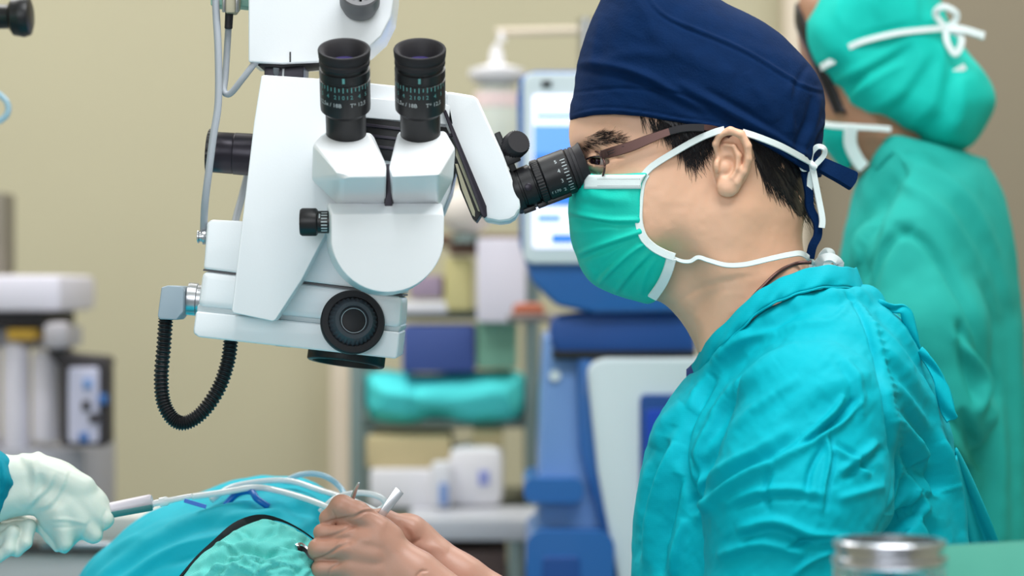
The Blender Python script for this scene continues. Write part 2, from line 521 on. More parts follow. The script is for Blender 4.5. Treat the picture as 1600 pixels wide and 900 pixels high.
# ------------------------------------------------------------------ materials
M_wall = mat('wall_paint', (190, 184, 158), 0.85, noise=0.03, nscale=3, bump=0.05, bscale=60)
M_wall2 = mat('door_paint', (146, 136, 118), 0.8, noise=0.03, nscale=3)
M_trim = mat('trim_paint', (222, 208, 190), 0.6)
M_floor = mat('floor_vinyl', (150, 158, 160), 0.35, noise=0.05, nscale=12)
M_ceil = mat('ceiling_paint', (232, 232, 228), 0.9)
M_scope = mat('scope_enamel', (232, 236, 240), 0.34, bump=0.03, bscale=700, coat=0.15)
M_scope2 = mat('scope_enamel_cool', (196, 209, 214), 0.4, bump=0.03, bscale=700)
M_black = mat('black_plastic', (24, 24, 27), 0.38, bump=0.02, bscale=500)
M_rubber = mat('black_rubber', (30, 28, 33), 0.6)
M_anod = mat('anodised_metal', (44, 40, 50), 0.3, metal=0.4)
M_metal = mat('brushed_steel', (188, 190, 194), 0.28, metal=1.0, bump=0.03, bscale=400)
M_grey = mat('grey_housing', (150, 166, 178), 0.45)
M_dgrey = mat('dark_grey_cap', (92, 92, 96), 0.42)
M_cable = mat('cable_grey', (164, 170, 178), 0.5)
M_print = mat('white_print', (190, 200, 204), 0.6)
M_tealprint = mat('teal_print', (96, 160, 160), 0.6)
M_glass = mat('lens_glass', (60, 50, 110), 0.05, coat=1.0, spec=0.8)
M_beige = mat('beige_plate', (176, 170, 146), 0.5)
M_white = mat('white_plastic', (232, 230, 236), 0.5)

def box_struct(name, a, b, m):
    c = [(a[i] + b[i]) / 2 for i in range(3)]; s = [b[i] - a[i] for i in range(3)]
    o = box(name, c, s, m, kind='structure'); return o
box_struct('floor', (-2.6, -2.4, -0.06), (2.6, 4.72, 0), M_floor)
box_struct('ceiling', (-2.6, -2.4, 2.86), (2.6, 4.72, 2.92), M_ceil)
box_struct('wall_back', (-2.6, 4.6, 0), (2.6, 4.72, 2.86), M_wall)
box_struct('wall_left', (-2.72, -2.4, 0), (-2.6, 4.72, 2.86), M_wall)
box_struct('wall_right', (2.6, -2.4, 0), (2.72, 4.72, 2.86), M_wall)
box_struct('baseboard_back', (-2.6, 4.585, 0), (2.6, 4.6, 0.1), M_floor)
q = P(518, 450, 4.56); q2 = P(546, 450, 4.56)
box_struct('trim_1', (q.x, 4.545, 0), (q2.x, 4.6, 2.86), M_trim)
q = P(1224, 450, 4.56); q2 = P(1256, 450, 4.56)
box_struct('trim_2', (q.x, 4.53, 0), (q2.x, 4.6, 2.86), M_trim)
box_struct('door_1', (q2.x, 4.57, 0), (q2.x + 1.1, 4.6, 2.3), M_wall2)
# ================================================================== the operating microscope
U = 2.0 / F                       # one photo pixel at the microscope
def L(t): return [(a * U, b * U) for a, b in t]
ms = thing('operating_microscope', tuple(P(460, 560, 2.04)), 'white operating microscope with four black eyepieces hanging over the draped patient', 'microscope')
# upper block of the suspension
o = prism('mounting_block', [(388, -260), (388, 97), (440, 99), (505, 96), (540, 90), (572, 78), (596, 56), (611, 26), (616, -10), (616, -260)], 1.975, 0.085, M_scope, ms, 0.002)
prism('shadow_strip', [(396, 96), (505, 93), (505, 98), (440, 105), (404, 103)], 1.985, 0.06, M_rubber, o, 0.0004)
prism('index_mark', [(452.3, 81), (454.6, 81), (454.6, 97), (452.3, 97)], 1.9745, 0.001, M_black, o, 0)
V, Fc = lathe_vf(P(518, 81, 1.976), (0, -1, 0), [(0, 4.2 * U), (0.0007, 4.2 * U), (0.0007, 3.2 * U), (0.0002, 3.2 * U)], 20, None, False)
link('index_ring', [tuple(v) for v in V], Fc, M_black, o)
kn = lathe('tension_knob', P(562, 12, 1.975), (0.06, -0.8, 0.5), L([(0, 26), (14, 31), (22, 31), (40, 31), (42, 29), (42, 22), (38, 21), (38, 6), (41, 5), (41, 0.2)]), M_dgrey, o, 40)
for k in range(8):
    a, u, v = frame_of((0.06, -0.8, 0.5)); an = k * math.pi / 4
    p = P(562, 12, 1.975) + a * 41 * U + (u * math.cos(an) + v * math.sin(an)) * 13 * U
    bm = bmesh.new(); bm_box(bm, p, (11 * U, 3.5 * U, 6 * U), 0.0004, Matrix((u * math.cos(an) + v * math.sin(an), -u * math.sin(an) + v * math.cos(an), a)).transposed())
    link_bm('fin', bm, M_black, kn, angle=35)
cb = P(500, -190, 2.02); lathe('suspension_post', (cb.x, 2.02, cb.z), (0, 0, 1), [(0, .045), (2.80 - cb.z, .045)], M_scope, ms, 32)
lathe('ceiling_flange', (cb.x, 2.02, 2.79), (0, 0, 1), [(0, .12), (0.01, .14), (0.069, .14)], M_scope, ms, 40)
prism('neck_post', [(413, 92), (475, 92), (474, 126), (413, 124)], 2.0, 0.05, M_anod, ms, 0.0006)
prism('neck_seam', [(442, 98), (445, 98), (443.5, 122), (440.5, 122)], 1.9992, 0.001, M_scope, ms, 0)
# optic block behind the oculars and the big side cover
ob = prism('optic_block', [(495, 121), (699, 142), (716, 232), (704, 300), (690, 334), (510, 334)], 1.995, 0.09, M_scope, ms, 0.0025)
prism('bevel_panel', [(570, 152), (704, 164), (710, 196), (570, 184)], 1.990, 0.012, M_scope, ob, 0.0012)
prism('guide_recess', [(560, 183), (706, 200), (712, 236), (703, 262), (560, 246)], 1.9935, 0.01, M_black, ob, 0.0005)
for y in (196, 212, 228):
    prism('guide_rail', [(560, y - 5), (708, y + 13), (708, y + 18), (560, y)], 1.9885, 0.006, M_anod, ob, 0.0006)
prism('side_cover', [(408, 119), (412, 117), (560, 127), (556, 250), (522, 338), (505, 372), (472, 436), (431, 499), (426, 502), (364, 489), (362, 484), (372, 400), (384, 300), (397, 190)], 1.955, 0.13, M_scope, ms, 0.004)
# zoom body: two shells with a seam, the lower one stepped
prism('zoom_body_upper', [(323, 349), (330, 343), (372, 345), (500, 356), (628, 378), (630, 459), (318, 420)], 1.985, 0.11, M_scope, ms, 0.006, seg=4)
prism('body_seam', [(318, 420), (629, 460), (629, 463), (317, 423)], 1.989, 0.1, M_dgrey, ms, 0)
lo_ = prism('zoom_body_lower', [(316.5, 423), (629, 463), (626, 513), (308, 479), (311, 462)], 1.985, 0.11, M_scope, ms, 0.006, seg=4)
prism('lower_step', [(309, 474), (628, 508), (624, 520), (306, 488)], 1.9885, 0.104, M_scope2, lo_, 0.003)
prism('lower_skirt', [(306, 486), (625, 519), (620, 561), (310, 527), (302, 521), (302, 514)], 1.985, 0.11, M_scope, lo_, 0.0045)
for x, y in ((430, 538), (508, 546)):
    prism('base_screw', [(x, y), (x + 24, y + 2.4), (x + 24, y + 5), (x, y + 2.6)], 2.0, 0.02, M_grey, lo_, 0.0004)
ax = Vector((-0.12, -0.13, -0.98)).normalized()
lathe('objective_ring', P(543, 545, 2.04), ax, [(0, 57 * U), (6 * U, 61 * U), (7 * U, 62 * U), (22 * U, 62 * U), (24 * U, 60 * U), (24 * U, 53 * U), (12 * U, 50 * U), (12 * U, 0.3 * U)], M_black, ms, 120, {2: 0.0007, 3: 0.0007}, angle=60)
# the big focus knob
ka = Vector((0.20, -0.95, 0.20)).normalized(); kb = P(549, 506, 1.984)
k1 = lathe('focus_knob', kb, ka, L([(0, 45), (3, 49), (16, 50), (19, 48), (19.5, 39)]) + L([(14, 39), (14, 0.3)]), M_rubber, ms, 64)
k2 = lathe('ribbed_ring', kb + ka * 13 * U, ka, L([(0, 39), (4, 38.5), (15, 32), (18, 29), (18, 23), (10, 22), (10, 0.3)]), mat('ring_slate', (62, 68, 76), .4), k1, 64, {0: 2.2 * U, 1: 2.2 * U, 2: 2.4 * U}, angle=50)
lathe('chrome_ring', kb + ka * 25 * U, ka, L([(0, 19.6), (2.5, 19.6), (2.5, 18.6), (0, 18.6)]), M_metal, k1, 40, closed=False)
lathe('knob_button', kb + ka * 25 * U, ka, L([(0, 18), (3, 18), (4, 16.5), (4, 0.3)]), M_rubber, k1, 40)
# light guide connector and corrugated hose
lathe('steel_collar', P(286, 466, 2.02), (1, 0, -0.09), L([(0, 13), (7, 13), (7, 17), (8, 26), (22, 26), (23, 24), (30, 24)]), M_metal, ms, 40)
cn = prism('cable_connector', [(252, 449), (262, 446), (284, 447), (287, 452), (286, 488), (276, 500), (249, 499), (246, 494)], 1.995, 0.045, M_grey, ms, 0.0015)
lathe('connector_neck', P(277, 466, 2.02), (1, 0, -0.09), L([(0, 8), (5, 12), (12, 14), (18, 12)]), M_metal, cn, 32)
hp = [P(259, 498, 2.02), P(256, 540, 2.018), P(252, 590, 2.015), P(256, 630, 2.012), P(272, 656, 2.01), P(292, 660, 2.01), P(318, 642, 2.012), P(342, 606, 2.018), P(356, 565, 2.022), P(361, 528, 2.025)]
tot = sum((Vector(b) - Vector(a)).length for a, b in zip(hp, hp[1:])); nr = 62
V, Fc = tube_vf(hp, 1, 16, 90, lambda t: (10.9 + 1.3 * math.sin(2 * math.pi * nr * t)) * U)
link('corrugated_hose', [tuple(v) for v in V], Fc, M_black, ms, True)
# rear black tube with flange
bt = lathe('rear_tube', P(396, 242, 2.04), (-1, 0, 0.07), L([(-8, 34), (30, 33.5), (31, 32.5), (32.5, 33), (66, 32.5), (66, 0.3)]), M_anod, ms, 48)
lathe('flange', P(332, 238, 2.04), (-1, 0, 0.07), L([(-1, 33), (0, 37), (7, 37), (8, 34), (8, 0.3)]), M_black, bt, 60, {1: 0.0006, 2: 0.0006})
# cables
tube('long_cable', [P(336, -120, 1.99), P(337, 0, 1.99), P(341, 80, 1.985), P(341, 160, 1.982), P(333, 215, 1.98), P(326, 270, 1.98), P(320, 320, 1.985), P(318, 372, 2.0)], 5.8 * U, M_cable, ms)
tube('looped_cable', [P(357, 40, 2.0), P(355, 75, 2.0), P(352, 120, 1.995), P(350, 142, 1.99), P(360, 146, 1.985), P(380, 122, 1.98), P(402, 95, 1.98), P(420, 87, 1.985), P(430, 94, 1.99), P(432, 112, 2.0), P(433, 128, 2.01)], 5.2 * U, M_cable, ms)
tube('rear_cable', [P(412, 170, 2.11), P(395, 240, 2.11), P(380, 300, 2.10), P(368, 345, 2.08), P(366, 372, 2.06)], 6 * U, M_cable, ms)
pl = prism('cable_plug', [(349, -20), (374, -20), (372, 12), (366, 20), (353, 20), (347, 12)], 1.985, 0.018, M_beige, ms, 0.001)
lathe('strain_relief', P(358.5, 14, 1.995), (-0.05, 0, -1), L([(0, 7), (4, 6.4), (30, 6.2), (31, 5)]), M_rubber, pl, 20)
for x in (350, 370): lathe('plug_screw', P(x, 3, 1.984), (0, 0, -1), L([(-14, 3.2), (14, 3.2), (16, 2)]), M_metal, pl, 14)
prism('cable_bracket', [(329, -30), (392, -30), (392, 11), (372, 9), (329, 8)], 2.005, 0.03, mat('bracket_green', (136, 182, 168), 0.5), ms, 0.001)
lathe('cable_gland', P(320, 370, 1.995), (-1, 0, 0), L([(-5, 10), (0, 12), (3, 12), (4, 8), (8, 8), (9, 10), (11, 10), (12, 7)]), M_metal, ms, 28)
# assistant's binocular head: a lobed body
def lobe(x0, x1, yt, cy, Y, dx=0, dy=0):
    r = (x1 - x0) / 2; cx = (x0 + x1) / 2; pts = [(x0 + 2, yt), (x1 - 2, yt), (x1, yt + 4)]
    for k in range(0, 25):
        an = math.pi * k / 24; pts.append((cx + r * math.cos(an), cy + (r * 0.99) * math.sin(an)))
    pts.append((x0, yt + 4)); return [P(x + dx, y + dy, Y) for x, y in pts]
hd = hull('binocular_body', lobe(517, 694, 334, 369, 1.885) + lobe(512, 692, 318, 370, 1.905) + lobe(510, 690, 318, 373, 1.96), M_scope, ms, 0.003)
def housing(nm, f, top, fr, side, label=None):
    return hull(nm, f + top + fr + side, M_scope, ms, 0.003)
hull('prism_housing', [P(489, 224, 1.905), P(512, 206, 1.925), P(577, 209, 1.925), P(604, 258, 1.872), P(603, 276, 1.862), P(533, 276, 1.858), P(603, 329, 1.918), P(533, 325, 1.916), P(487, 281, 1.915),
    P(508, 204, 1.965), P(582, 208, 1.965), P(602, 262, 1.955), P(600, 325, 1.95), P(540, 325, 1.95), P(490, 240, 1.955), P(490, 280, 1.955)], M_scope, ms, 0.003)
hull('prism_housing', [P(617, 224, 1.915), P(626, 208, 1.925), P(693, 207, 1.925), P(711, 231, 1.905), P(686, 273, 1.862), P(613, 276, 1.862), P(608, 262, 1.875), P(684, 324, 1.916), P(613, 329, 1.918), P(708, 280, 1.915),
    P(622, 206, 1.965), P(696, 205, 1.965), P(711, 240, 1.955), P(708, 280, 1.955), P(680, 325, 1.95), P(615, 327, 1.95), P(610, 262, 1.955)], M_scope, ms, 0.003)
prism('hinge_pin', [(601, 256), (613, 256), (613, 330), (601, 330)], 1.90, 0.04, M_anod, ms, 0.001)
# vertical eyepieces (tilted towards the camera at the top)
ea = Vector((0.012, -0.50, 0.866)).normalized(); u0 = Vector((0, -1, 0))
u1 = 1.885 / F
def eyepiece(base, cx):
    def q(t): return [(a * u1, b * u1) for a, b in t]
    base = base - ea * 8 * u1
    e = lathe('eyepiece', base, ea, q([(0, 32), (50, 32), (54, 36), (58, 39.5), (64, 40), (110, 40), (111, 38.5), (114, 38.5), (115, 40), (128, 40), (129, 37.5), (134, 37), (135, 37.5)]), M_black, ms, 56, label='black eyepiece tube with engraved scale')
    cupm = lathe('eyecup', base + ea * 134 * u1, ea, q([(0, 37.5), (2, 40), (8, 40), (10, 38.5), (12, 38.5), (14, 40.5), (25, 41.5), (27, 40.5), (27, 37), (22, 32), (10, 27), (4, 24), (0, 23)]), M_rubber, e, 56, closed=False)
    lathe('eye_lens', base + ea * 134 * u1, ea, q([(0, 24), (4, 21.5), (5.5, 14), (6, 0.3)]), M_glass, e, 40)
    it = []
    for k in range(-7, 8): it.append(('bar', 107 * u1, k * 0.165, (9 if k % 2 == 0 else 6) * u1, 1.5 * u1))
    for k, s in zip((-6, -4, -2, -1, 0, 1, 2, 4, 6), ('5', '4', '2', '1', '0', '1', '2', '4', '5')): it.append(('text', s, 94 * u1, k * 0.165, 9.5 * u1))
    it += [('bar', 123 * u1, 0.02, 9 * u1, 4 * u1)]
    marks_on_cyl('scale_print', base, ea, u0, 40 * u1, it, M_tealprint, e)
    marks_on_cyl('maker_print', base, ea, u0, 40 * u1, [('text', '12,5x / 18B', 80 * u1, -0.62, 9.5 * u1), ('text', 'T* 12,5', 80 * u1, 0.62, 9.5 * u1)], M_print, e)
eyepiece(P(541, 213, 1.925), 541); eyepiece(P(657, 213, 1.925), 657)
# side knob with a scale
sk = lathe('side_knob', P(520, 347, 1.925), (-1, 0, 0), L([(-6, 17), (22, 17), (24, 20), (26, 21), (46, 21), (49, 19), (49, 0.3)]), M_black, ms, 48, {3: 0.0008, 4: 0.0008}, angle=50)
marks_on_cyl('knob_scale', P(520, 347, 1.925), (-1, 0, 0), (0, -1, 0), 17 * U, [('bar', 12 * U, -0.9 + k * 0.3, 9 * U, 2.2 * U) for k in range(7)] + [('bar', 19 * U, 0.55, 2 * U, 8 * U)], M_print, sk)
# surgeon's inclined binocular tube
tb = prism('inclined_tube_housing', [(697, 142), (741, 149), (747, 155), (786, 240), (812, 312), (814, 326), (806, 339), (796, 345), (780, 347), (757, 343), (750, 330), (722, 262), (694, 190)], 1.99, 0.10, M_scope, ms, 0.004)
prism('tube_gasket', [(690, 168), (697, 172), (760, 322), (761, 337), (757, 341), (752, 335)], 1.9865, 0.09, M_anod, tb, 0.0006)
gp = prism('latch_plate', [(704, 205), (712, 212), (753, 318), (752, 334), (744, 346), (738, 341), (719, 296), (707, 248)], 1.9905, 0.07, M_black, tb, 0.0006)
prism('plate_face', [(713, 227), (718, 231), (751, 318), (751, 331), (747, 330), (712, 243)], 1.9885, 0.004, M_beige, gp, 0.0003)
prism('plate_face', [(711, 256), (715, 256), (742, 330), (742, 339), (738, 336), (722, 297)], 1.9885, 0.004, M_beige, gp, 0.0003)
sa = Vector((103, 0, 39)).normalized()
def seyepiece(dy):
    b0 = P(804, 299, 2.008) + Vector((0, dy, 0))
    e = lathe('surgeon_eyepiece', b0, sa, L([(-6, 31), (0, 34), (9, 34), (10, 31), (13, 31), (14, 32.5), (33, 32.5), (34, 30), (38, 30)]), M_black, ms, 56, label='black eyepiece at the eye of the surgeon')
    lathe('diopter_ring', b0 + sa * 36 * U, sa, L([(0, 33), (2, 36), (12, 36), (13, 34)]), M_black, e, 90, {1: 0.0006, 2: 0.0006}, angle=50)
    lathe('scale_barrel', b0 + sa * 48 * U, sa, L([(0, 33), (3, 36), (44, 36), (46, 34)]), M_black, e, 56)
    lathe('grip_ring', b0 + sa * 94 * U, sa, L([(0, 33), (1, 35), (5, 35), (5.5, 33), (7, 33), (7.5, 35), (12, 35), (13, 33)]), M_rubber, e, 40, {1: 0.0008, 2: 0.0008, 5: 0.0008, 6: 0.0008}, angle=50)
    lathe('eyecup', b0 + sa * 107 * U, sa, L([(0, 33), (5, 34), (12, 37), (13, 36), (10, 31), (4, 24)]), M_rubber, e, 56, closed=False)
    lathe('eye_lens', b0 + sa * 108 * U, sa, L([(0, 30), (3, 26), (4, 0.3)]), M_glass, e, 40)
    if dy == 0:
        it = []
        for k in range(11): it.append(('bar', (86) * U, 0.95 - k * 0.15, (8 if k % 2 == 0 else 5.5) * U, 1.3 * U))
        for k, s in zip((10, 7, 4, 1), ('5', '4', '3', '2')): it.append(('text', s, 75 * U, 0.95 - k * 0.15, 9 * U, math.pi / 2))
        marks_on_cyl('scale_print', b0, sa, (0, -1, 0), 36 * U, it, M_print, e)
        marks_on_cyl('maker_print', b0, sa, (0, -1, 0), 36 * U, [('text', 'f 170', 61 * U, 0.75, 7.5 * U, math.pi / 2)], M_print, e)
        lathe('cap_screw', b0 + sa * 23 * U + Vector((0, -31.5 * U, -3 * U)), (0, -1, 0), L([(0, 6), (1.6, 6), (2.2, 5), (2.2, .2)]), M_anod, e, 20)
seyepiece(0); seyepiece(0.064)
up = Vector((-39, 0, 103)).normalized()
for t0, t1 in ((2, 22), (26, 40), (42, 82)):
    bm = bmesh.new(); c = P(804, 299, 2.008) + sa * ((t0 + t1) / 2) * U - up * 35.5 * U
    bm_box(bm, c, ((t1 - t0) * U, 24 * U, 7 * U), 0.0007, Matrix((sa, Vector((0, 1, 0)), up)).transposed()); link_bm('clamp_bar', bm, M_black, tb, angle=35)
bm = bmesh.new(); bm_box(bm, P(790, 238, 2.01), (10 * U, 40 * U, 66 * U), 0.001, Matrix.Rotation(math.radians(-24), 3, 'Y')); link_bm('knob_bracket', bm, M_black, tb, angle=35)
bm = bmesh.new(); bm_box(bm, P(800, 248, 2.005), (24 * U, 30 * U, 16 * U), 0.001, Matrix.Rotation(math.radians(-24), 3, 'Y')); link_bm('knob_bracket', bm, M_black, tb, angle=35)
na = Vector((0.38, -0.80, 0.30)).normalized()
nk = lathe('angle_knob', P(800, 231, 2.005), na, L([(-10, 10), (0, 12), (1, 19), (3, 21), (22, 21), (25, 18.5), (26, 18), (26, .2)]), M_rubber, tb, 64, {2: .0001, 3: 0.0009, 4: 0.0009}, angle=50)
# ================================================================== the surgeon
M_skin = mat('skin', (228, 180, 150), 0.42, noise=0.05, nscale=18, bump=0.05, bscale=900, sss=0.12)
M_gown = mat('surgeon_gown', (0, 168, 184), 0.7, spec=0.12, noise=0.05, nscale=14, bump=0.22, bscale=110, weave=0.12, wscale=420)
M_navy = mat('navy_cotton', (3, 34, 73), 0.85, noise=0.22, nscale=70, bump=0.2, bscale=500, spec=0.12)
M_mask = mat('mask_fabric', (20, 202, 182), 0.55, spec=0.3, noise=0.06, nscale=60, bump=0.12, bscale=800)
M_maskw = mat('mask_binding', (226, 236, 236), 0.6, bump=0.1, bscale=900)
M_hair = mat('black_hair', (26, 22, 26), 0.38)
M_brown = mat('brown_metal', (92, 66, 62), 0.35, metal=0.6)
M_glove = mat('tan_latex', (188, 138, 118), 0.42, noise=0.05, nscale=40, bump=0.05, bscale=600, sss=0.06)
M_eye = mat('eye_white', (200, 190, 182), 0.2); M_iris = mat('iris', (34, 22, 18), 0.1)
DS, SS = 2.04, 2.04 / F            # mid-plane distance and size of a pixel there
sur = thing('person', (0.40, 2.04, 0.0), 'seated surgeon in navy cap and turquoise gown looking into the microscope', 'person')

S_head = Sil([(899, 328), (901, 300), (909, 276), (911, 260), (903, 244), (893, 230), (888.5, 212), (891, 188), (903, 140), (938, 85), (1050, 50), (1160, 80), (1225, 135), (1252, 195), (1262, 270), (1258, 330), (1254, 380), (1268, 430), (1310, 500), (1330, 640), (1120, 660), (1098, 575), (1084, 536), (1062, 500), (1036, 474), (1008, 466), (965, 452), (930, 436), (914, 412), (912, 392), (907, 376), (908, 356), (902, 340)], 5)
EX, EY = 942, 252
def f_skin(p):
    d = inflate(S_head, p, 116, 116)
    d = smin(d, ell(p, (1105, 175, 0), (140, 110, 128)), 30)
    d = smin(d, ell(p, (1030, 300, 62), (105, 120, 58)), 40)                 # cheek
    d = smin(d, ell(p, (1110, 345, 60), (55, 75, 52)), 40)                   # jaw angle
    d = smin(d, ell(p, (975, 292, 78), (44, 24, 26), -8), 24)                # cheek bone
    for sg in (1, -1):
        d = smin(d, cap(p, (905, 226, 25 * sg), (960, 218, 84 * sg), 9, 10), 16)   # brow
        d = smax(d, -ell(p, (924, 258, 74 * sg), (40, 22, 22)), 14)              # socket
        d = smin(d, ell(p, (EX, EY, 62 * sg), (25, 20, 25)), 12)               # lids
        d = smax(d, -ell(p, (933, 252, 86 * sg), (25, 5.6, 26), 4), 2)
    d = smin(d, cap(p, (916, 262, 0), (910, 318, 0), 8, 15), 14)            # nose
    d = smax(d, -ell(p, (1085, 205, 150), (60, 60, 26)), 20)                 # temple
    # neck: sterno-mastoid and the hollow before it
    d = smin(d, cap(p, (1150, 330, 92), (1120, 560, 62), 30, 24), 30)
    d = smax(d, -ell(p, (1066, 442, 120), (26, 60, 34), -18), 40)
    # ear
    W0 = 128
    def e3(x, y, z): return (x, y, W0 + z)
    ear = ell(p, (1145, 250, W0 - 2), (30, 50, 11), 8)
    ear = smin(ear, chain(p, [e3(1122, 245, 2), e3(1118, 225, 10), e3(1125, 210, 14), e3(1141, 204, 17), e3(1158, 210, 18), e3(1168, 228, 17), e3(1169, 248, 15), e3(1163, 268, 12), e3(1153, 284, 9)], [4, 5.5, 6, 6.5, 6.5, 6.5, 6, 5.5, 6], 3), 5)
    ear = smin(ear, ell(p, (1138, 291, W0 + 6), (19, 17, 8), -25), 8)
    ear = smin(ear, chain(p, [e3(1132, 226, 8), e3(1146, 229, 12), e3(1154, 243, 13), e3(1152, 262, 12), e3(1144, 277, 10)], [3, 4, 5, 5, 5], 3), 5)
    ear = smin(ear, ell(p, (1121, 259, W0 + 9), (7, 12, 8)), 5)
    ear = smax(ear, -ell(p, (1136, 259, W0 + 12), (12, 17, 13), 10), 4)
    ear = smax(ear, -ell(p, (1130, 264, W0), (6, 6, 14)), 3)
    ear = smax(ear, -ell(p, (1133, 237, W0 + 14), (12, 6, 7), -15), 4)
    ear = smax(ear, -chain(p, [e3(1137, 215, 20), e3(1155, 218, 23), e3(1161, 238, 21), e3(1158, 260, 18)], [3, 3.2, 3, 2.5], 2), 3)
    d = smin(d, cap(p, (1128, 250, W0 - 22), (1133, 262, W0 - 4), 16, 14), 8)
    return smin(d, ear, 5)
def d_skin(V, N):
    h = strokes(V, N, [([(1052, 478), (1085, 455), (1128, 440), (1190, 430)], 6, -1.6), ([(1075, 500), (1110, 462), (1150, 445)], 9, -1.5),
                       ([(922, 240), (938, 237), (954, 240), (966, 247)], 2.2, -1.6), ([(916, 268), (934, 275), (956, 270)], 3, -1.2), ([(954, 249), (964, 247), (976, 247)], 2, -2.4)])
    return h + 0.5 * vnoise(V, (26, 26, 26), 3) + 0.25 * vnoise(V, (9, 9, 9), 4)
body('body', f_skin, (880, 4, -150), (1336, 650, 160), 2.2, DS, SS, M_skin, sur, d_skin, 1)
for sg in (1, -1):
    c = px2w([(EX - 1, EY, 64 * sg)], DS, SS)[0]
    V, Fc = lathe_vf(c, (-0.78, -0.62 * sg, 0), [(-0.0098, .0004), (-0.0075, .0065), (-0.0033, .0096), (0, .010), (0.0042, .0091), (0.007, .0068), (0.0094, .0035), (0.0098, .0004)], 24)
    e = link('eye', [tuple(v) for v in V], Fc, M_eye, sur)
    V, Fc = lathe_vf(c, (-0.78, -0.62 * sg, 0), [(0.0080, .0068), (0.0102, .003), (0.0104, .0002)], 20); link('iris', [tuple(v) for v in V], Fc, M_iris, e)

for sg in (1, -1):
    ribbon('eyelashes', [Vector(px2w([(x, y, w * sg)], DS, SS)[0]) for x, y, w in ((916, 249, 72), (926, 245, 86), (938, 244.5, 90), (952, 247, 92), (962, 249, 93))], 0.0013, (-.4, -1 * sg, 0), M_hair, sur, 0.0006)
# ---- hair: short strands on the skin below the cap
def hair_mesh(name, roots, length, dirs, m, parent, f, D, s, r=0.00022, lift=1.5, n=4, jit=0.25):
    V = []; Fc = []
    for (x, y), L0, d0 in zip(roots, length, dirs):
        w = surf(f, x, y, 190, 4.0)
        if w is None: continue
        pts = []; cx, cy = x, y; an = d0 + random.gauss(0, jit * 0.4); sp = random.gauss(0, jit) / n
        lf = random.uniform(0, lift * 2.2)
        ww = w
        for k in range(n + 1):
            t = k / n
            if k: 
                w2 = surf(f, cx, cy, min(w + 40, 190), 5.0)
                ww = w2 if w2 is not None else ww - 10
            pts.append((cx, cy, ww - 1 + lf * min(1, t * 2.5)))
            cx += math.cos(an) * L0 / n; cy += math.sin(an) * L0 / n; an += sp
        q = px2w(pts, D, s); k0 = len(V)
        sx = -math.sin(an); sy = math.cos(an)
        for k in range(n + 1):
            rr = r * (1 - 0.75 * (k / n) ** 2)
            o = np.array([sx, 0, -sy]) * rr
            V += [tuple(q[k] + o), tuple(q[k] - o), tuple(q[k] + np.array([0, -rr, 0]))]
        for k in range(n):
            b = k0 + 3 * k
            Fc += [(b, b + 2, b + 5, b + 3), (b + 2, b + 1, b + 4, b + 5), (b + 1, b, b + 3, b + 4)]
    return link(name, V, np.array(Fc), m, parent)
def in_poly(x, y, q):
    c = False
    for i in range(len(q)):
        (x1, y1), (x2, y2) = q[i], q[i - 1]
        if (y1 > y) != (y2 > y) and x < (x2 - x1) * (y - y1) / (y2 - y1) + x1: c = not c
    return c
def scatter(q, n):
    xs = [a[0] for a in q]; ys = [a[1] for a in q]; out = []
    while len(out) < n:
        x, y = random.uniform(min(xs), max(xs)), random.uniform(min(ys), max(ys))
        if in_poly(x, y, q): out.append((x, y))
    return out
# a close cap of hair under the strands
S_hairb = Sil([(1166, 175), (1266, 240), (1264, 300), (1258, 338), (1246, 338), (1232, 318), (1218, 302), (1200, 288), (1186, 272), (1176, 240)], 4)
S_hairf = Sil([(985, 165), (1122, 190), (1108, 214), (1096, 234), (1082, 240), (1072, 222), (1040, 196), (1010, 180)], 4)
def f_hair(p):
    d = f_head0(p) - 3.0
    x, y = p[:, 0], p[:, 1]
    a = np.minimum(S_hairb(x, y), S_hairf(x, y))
    return smax(d, a, 4)
def f_head0(p):
    d = inflate(S_head, p, 116, 116)
    d = smin(d, ell(p, (1105, 175, 0), (140, 110, 128)), 30)
    d = smin(d, ell(p, (1030, 300, 62), (105, 120, 58)), 40)
    return smin(d, ell(p, (1110, 345, 60), (55, 75, 52)), 40)
hb = body('hair', f_hair, (980, 160, -150), (1290, 345, 160), 2.5, DS, SS, M_hair, sur, lambda V, N: -2.0 + 1.2 * vnoise(rot2(V, 60), (22, 3, 22), 5), 1)
rb = scatter([(1172, 200), (1266, 245), (1266, 300), (1256, 330), (1240, 325), (1226, 306), (1206, 292), (1190, 278), (1176, 245)], 1500)
hair_mesh('hair_strands', rb, [random.uniform(22, 44) for _ in rb], [math.radians(66) - (x - 1200) * 0.002 for x, y in rb], M_hair, hb, f_head0, DS, SS)
rb = scatter([(995, 176), (1120, 190), (1108, 222), (1088, 250), (1070, 250), (1056, 222), (1030, 198)], 900)
hair_mesh('hair_strands', rb, [random.uniform(16, 38) for _ in rb], [math.radians(74) + random.gauss(0, .15) for _ in rb], M_hair, hb, f_head0, DS, SS)
rb = scatter([(908, 216), (930, 208), (955, 208), (975, 216), (972, 222), (950, 222), (930, 225), (906, 232)], 1300)
hair_mesh('eyebrow', rb, [random.uniform(9, 17) for _ in rb], [math.radians(-8) + (y - 215) * 0.05 for x, y in rb], M_hair, sur, f_skin, DS, SS, r=0.00009, lift=0.9, n=3)

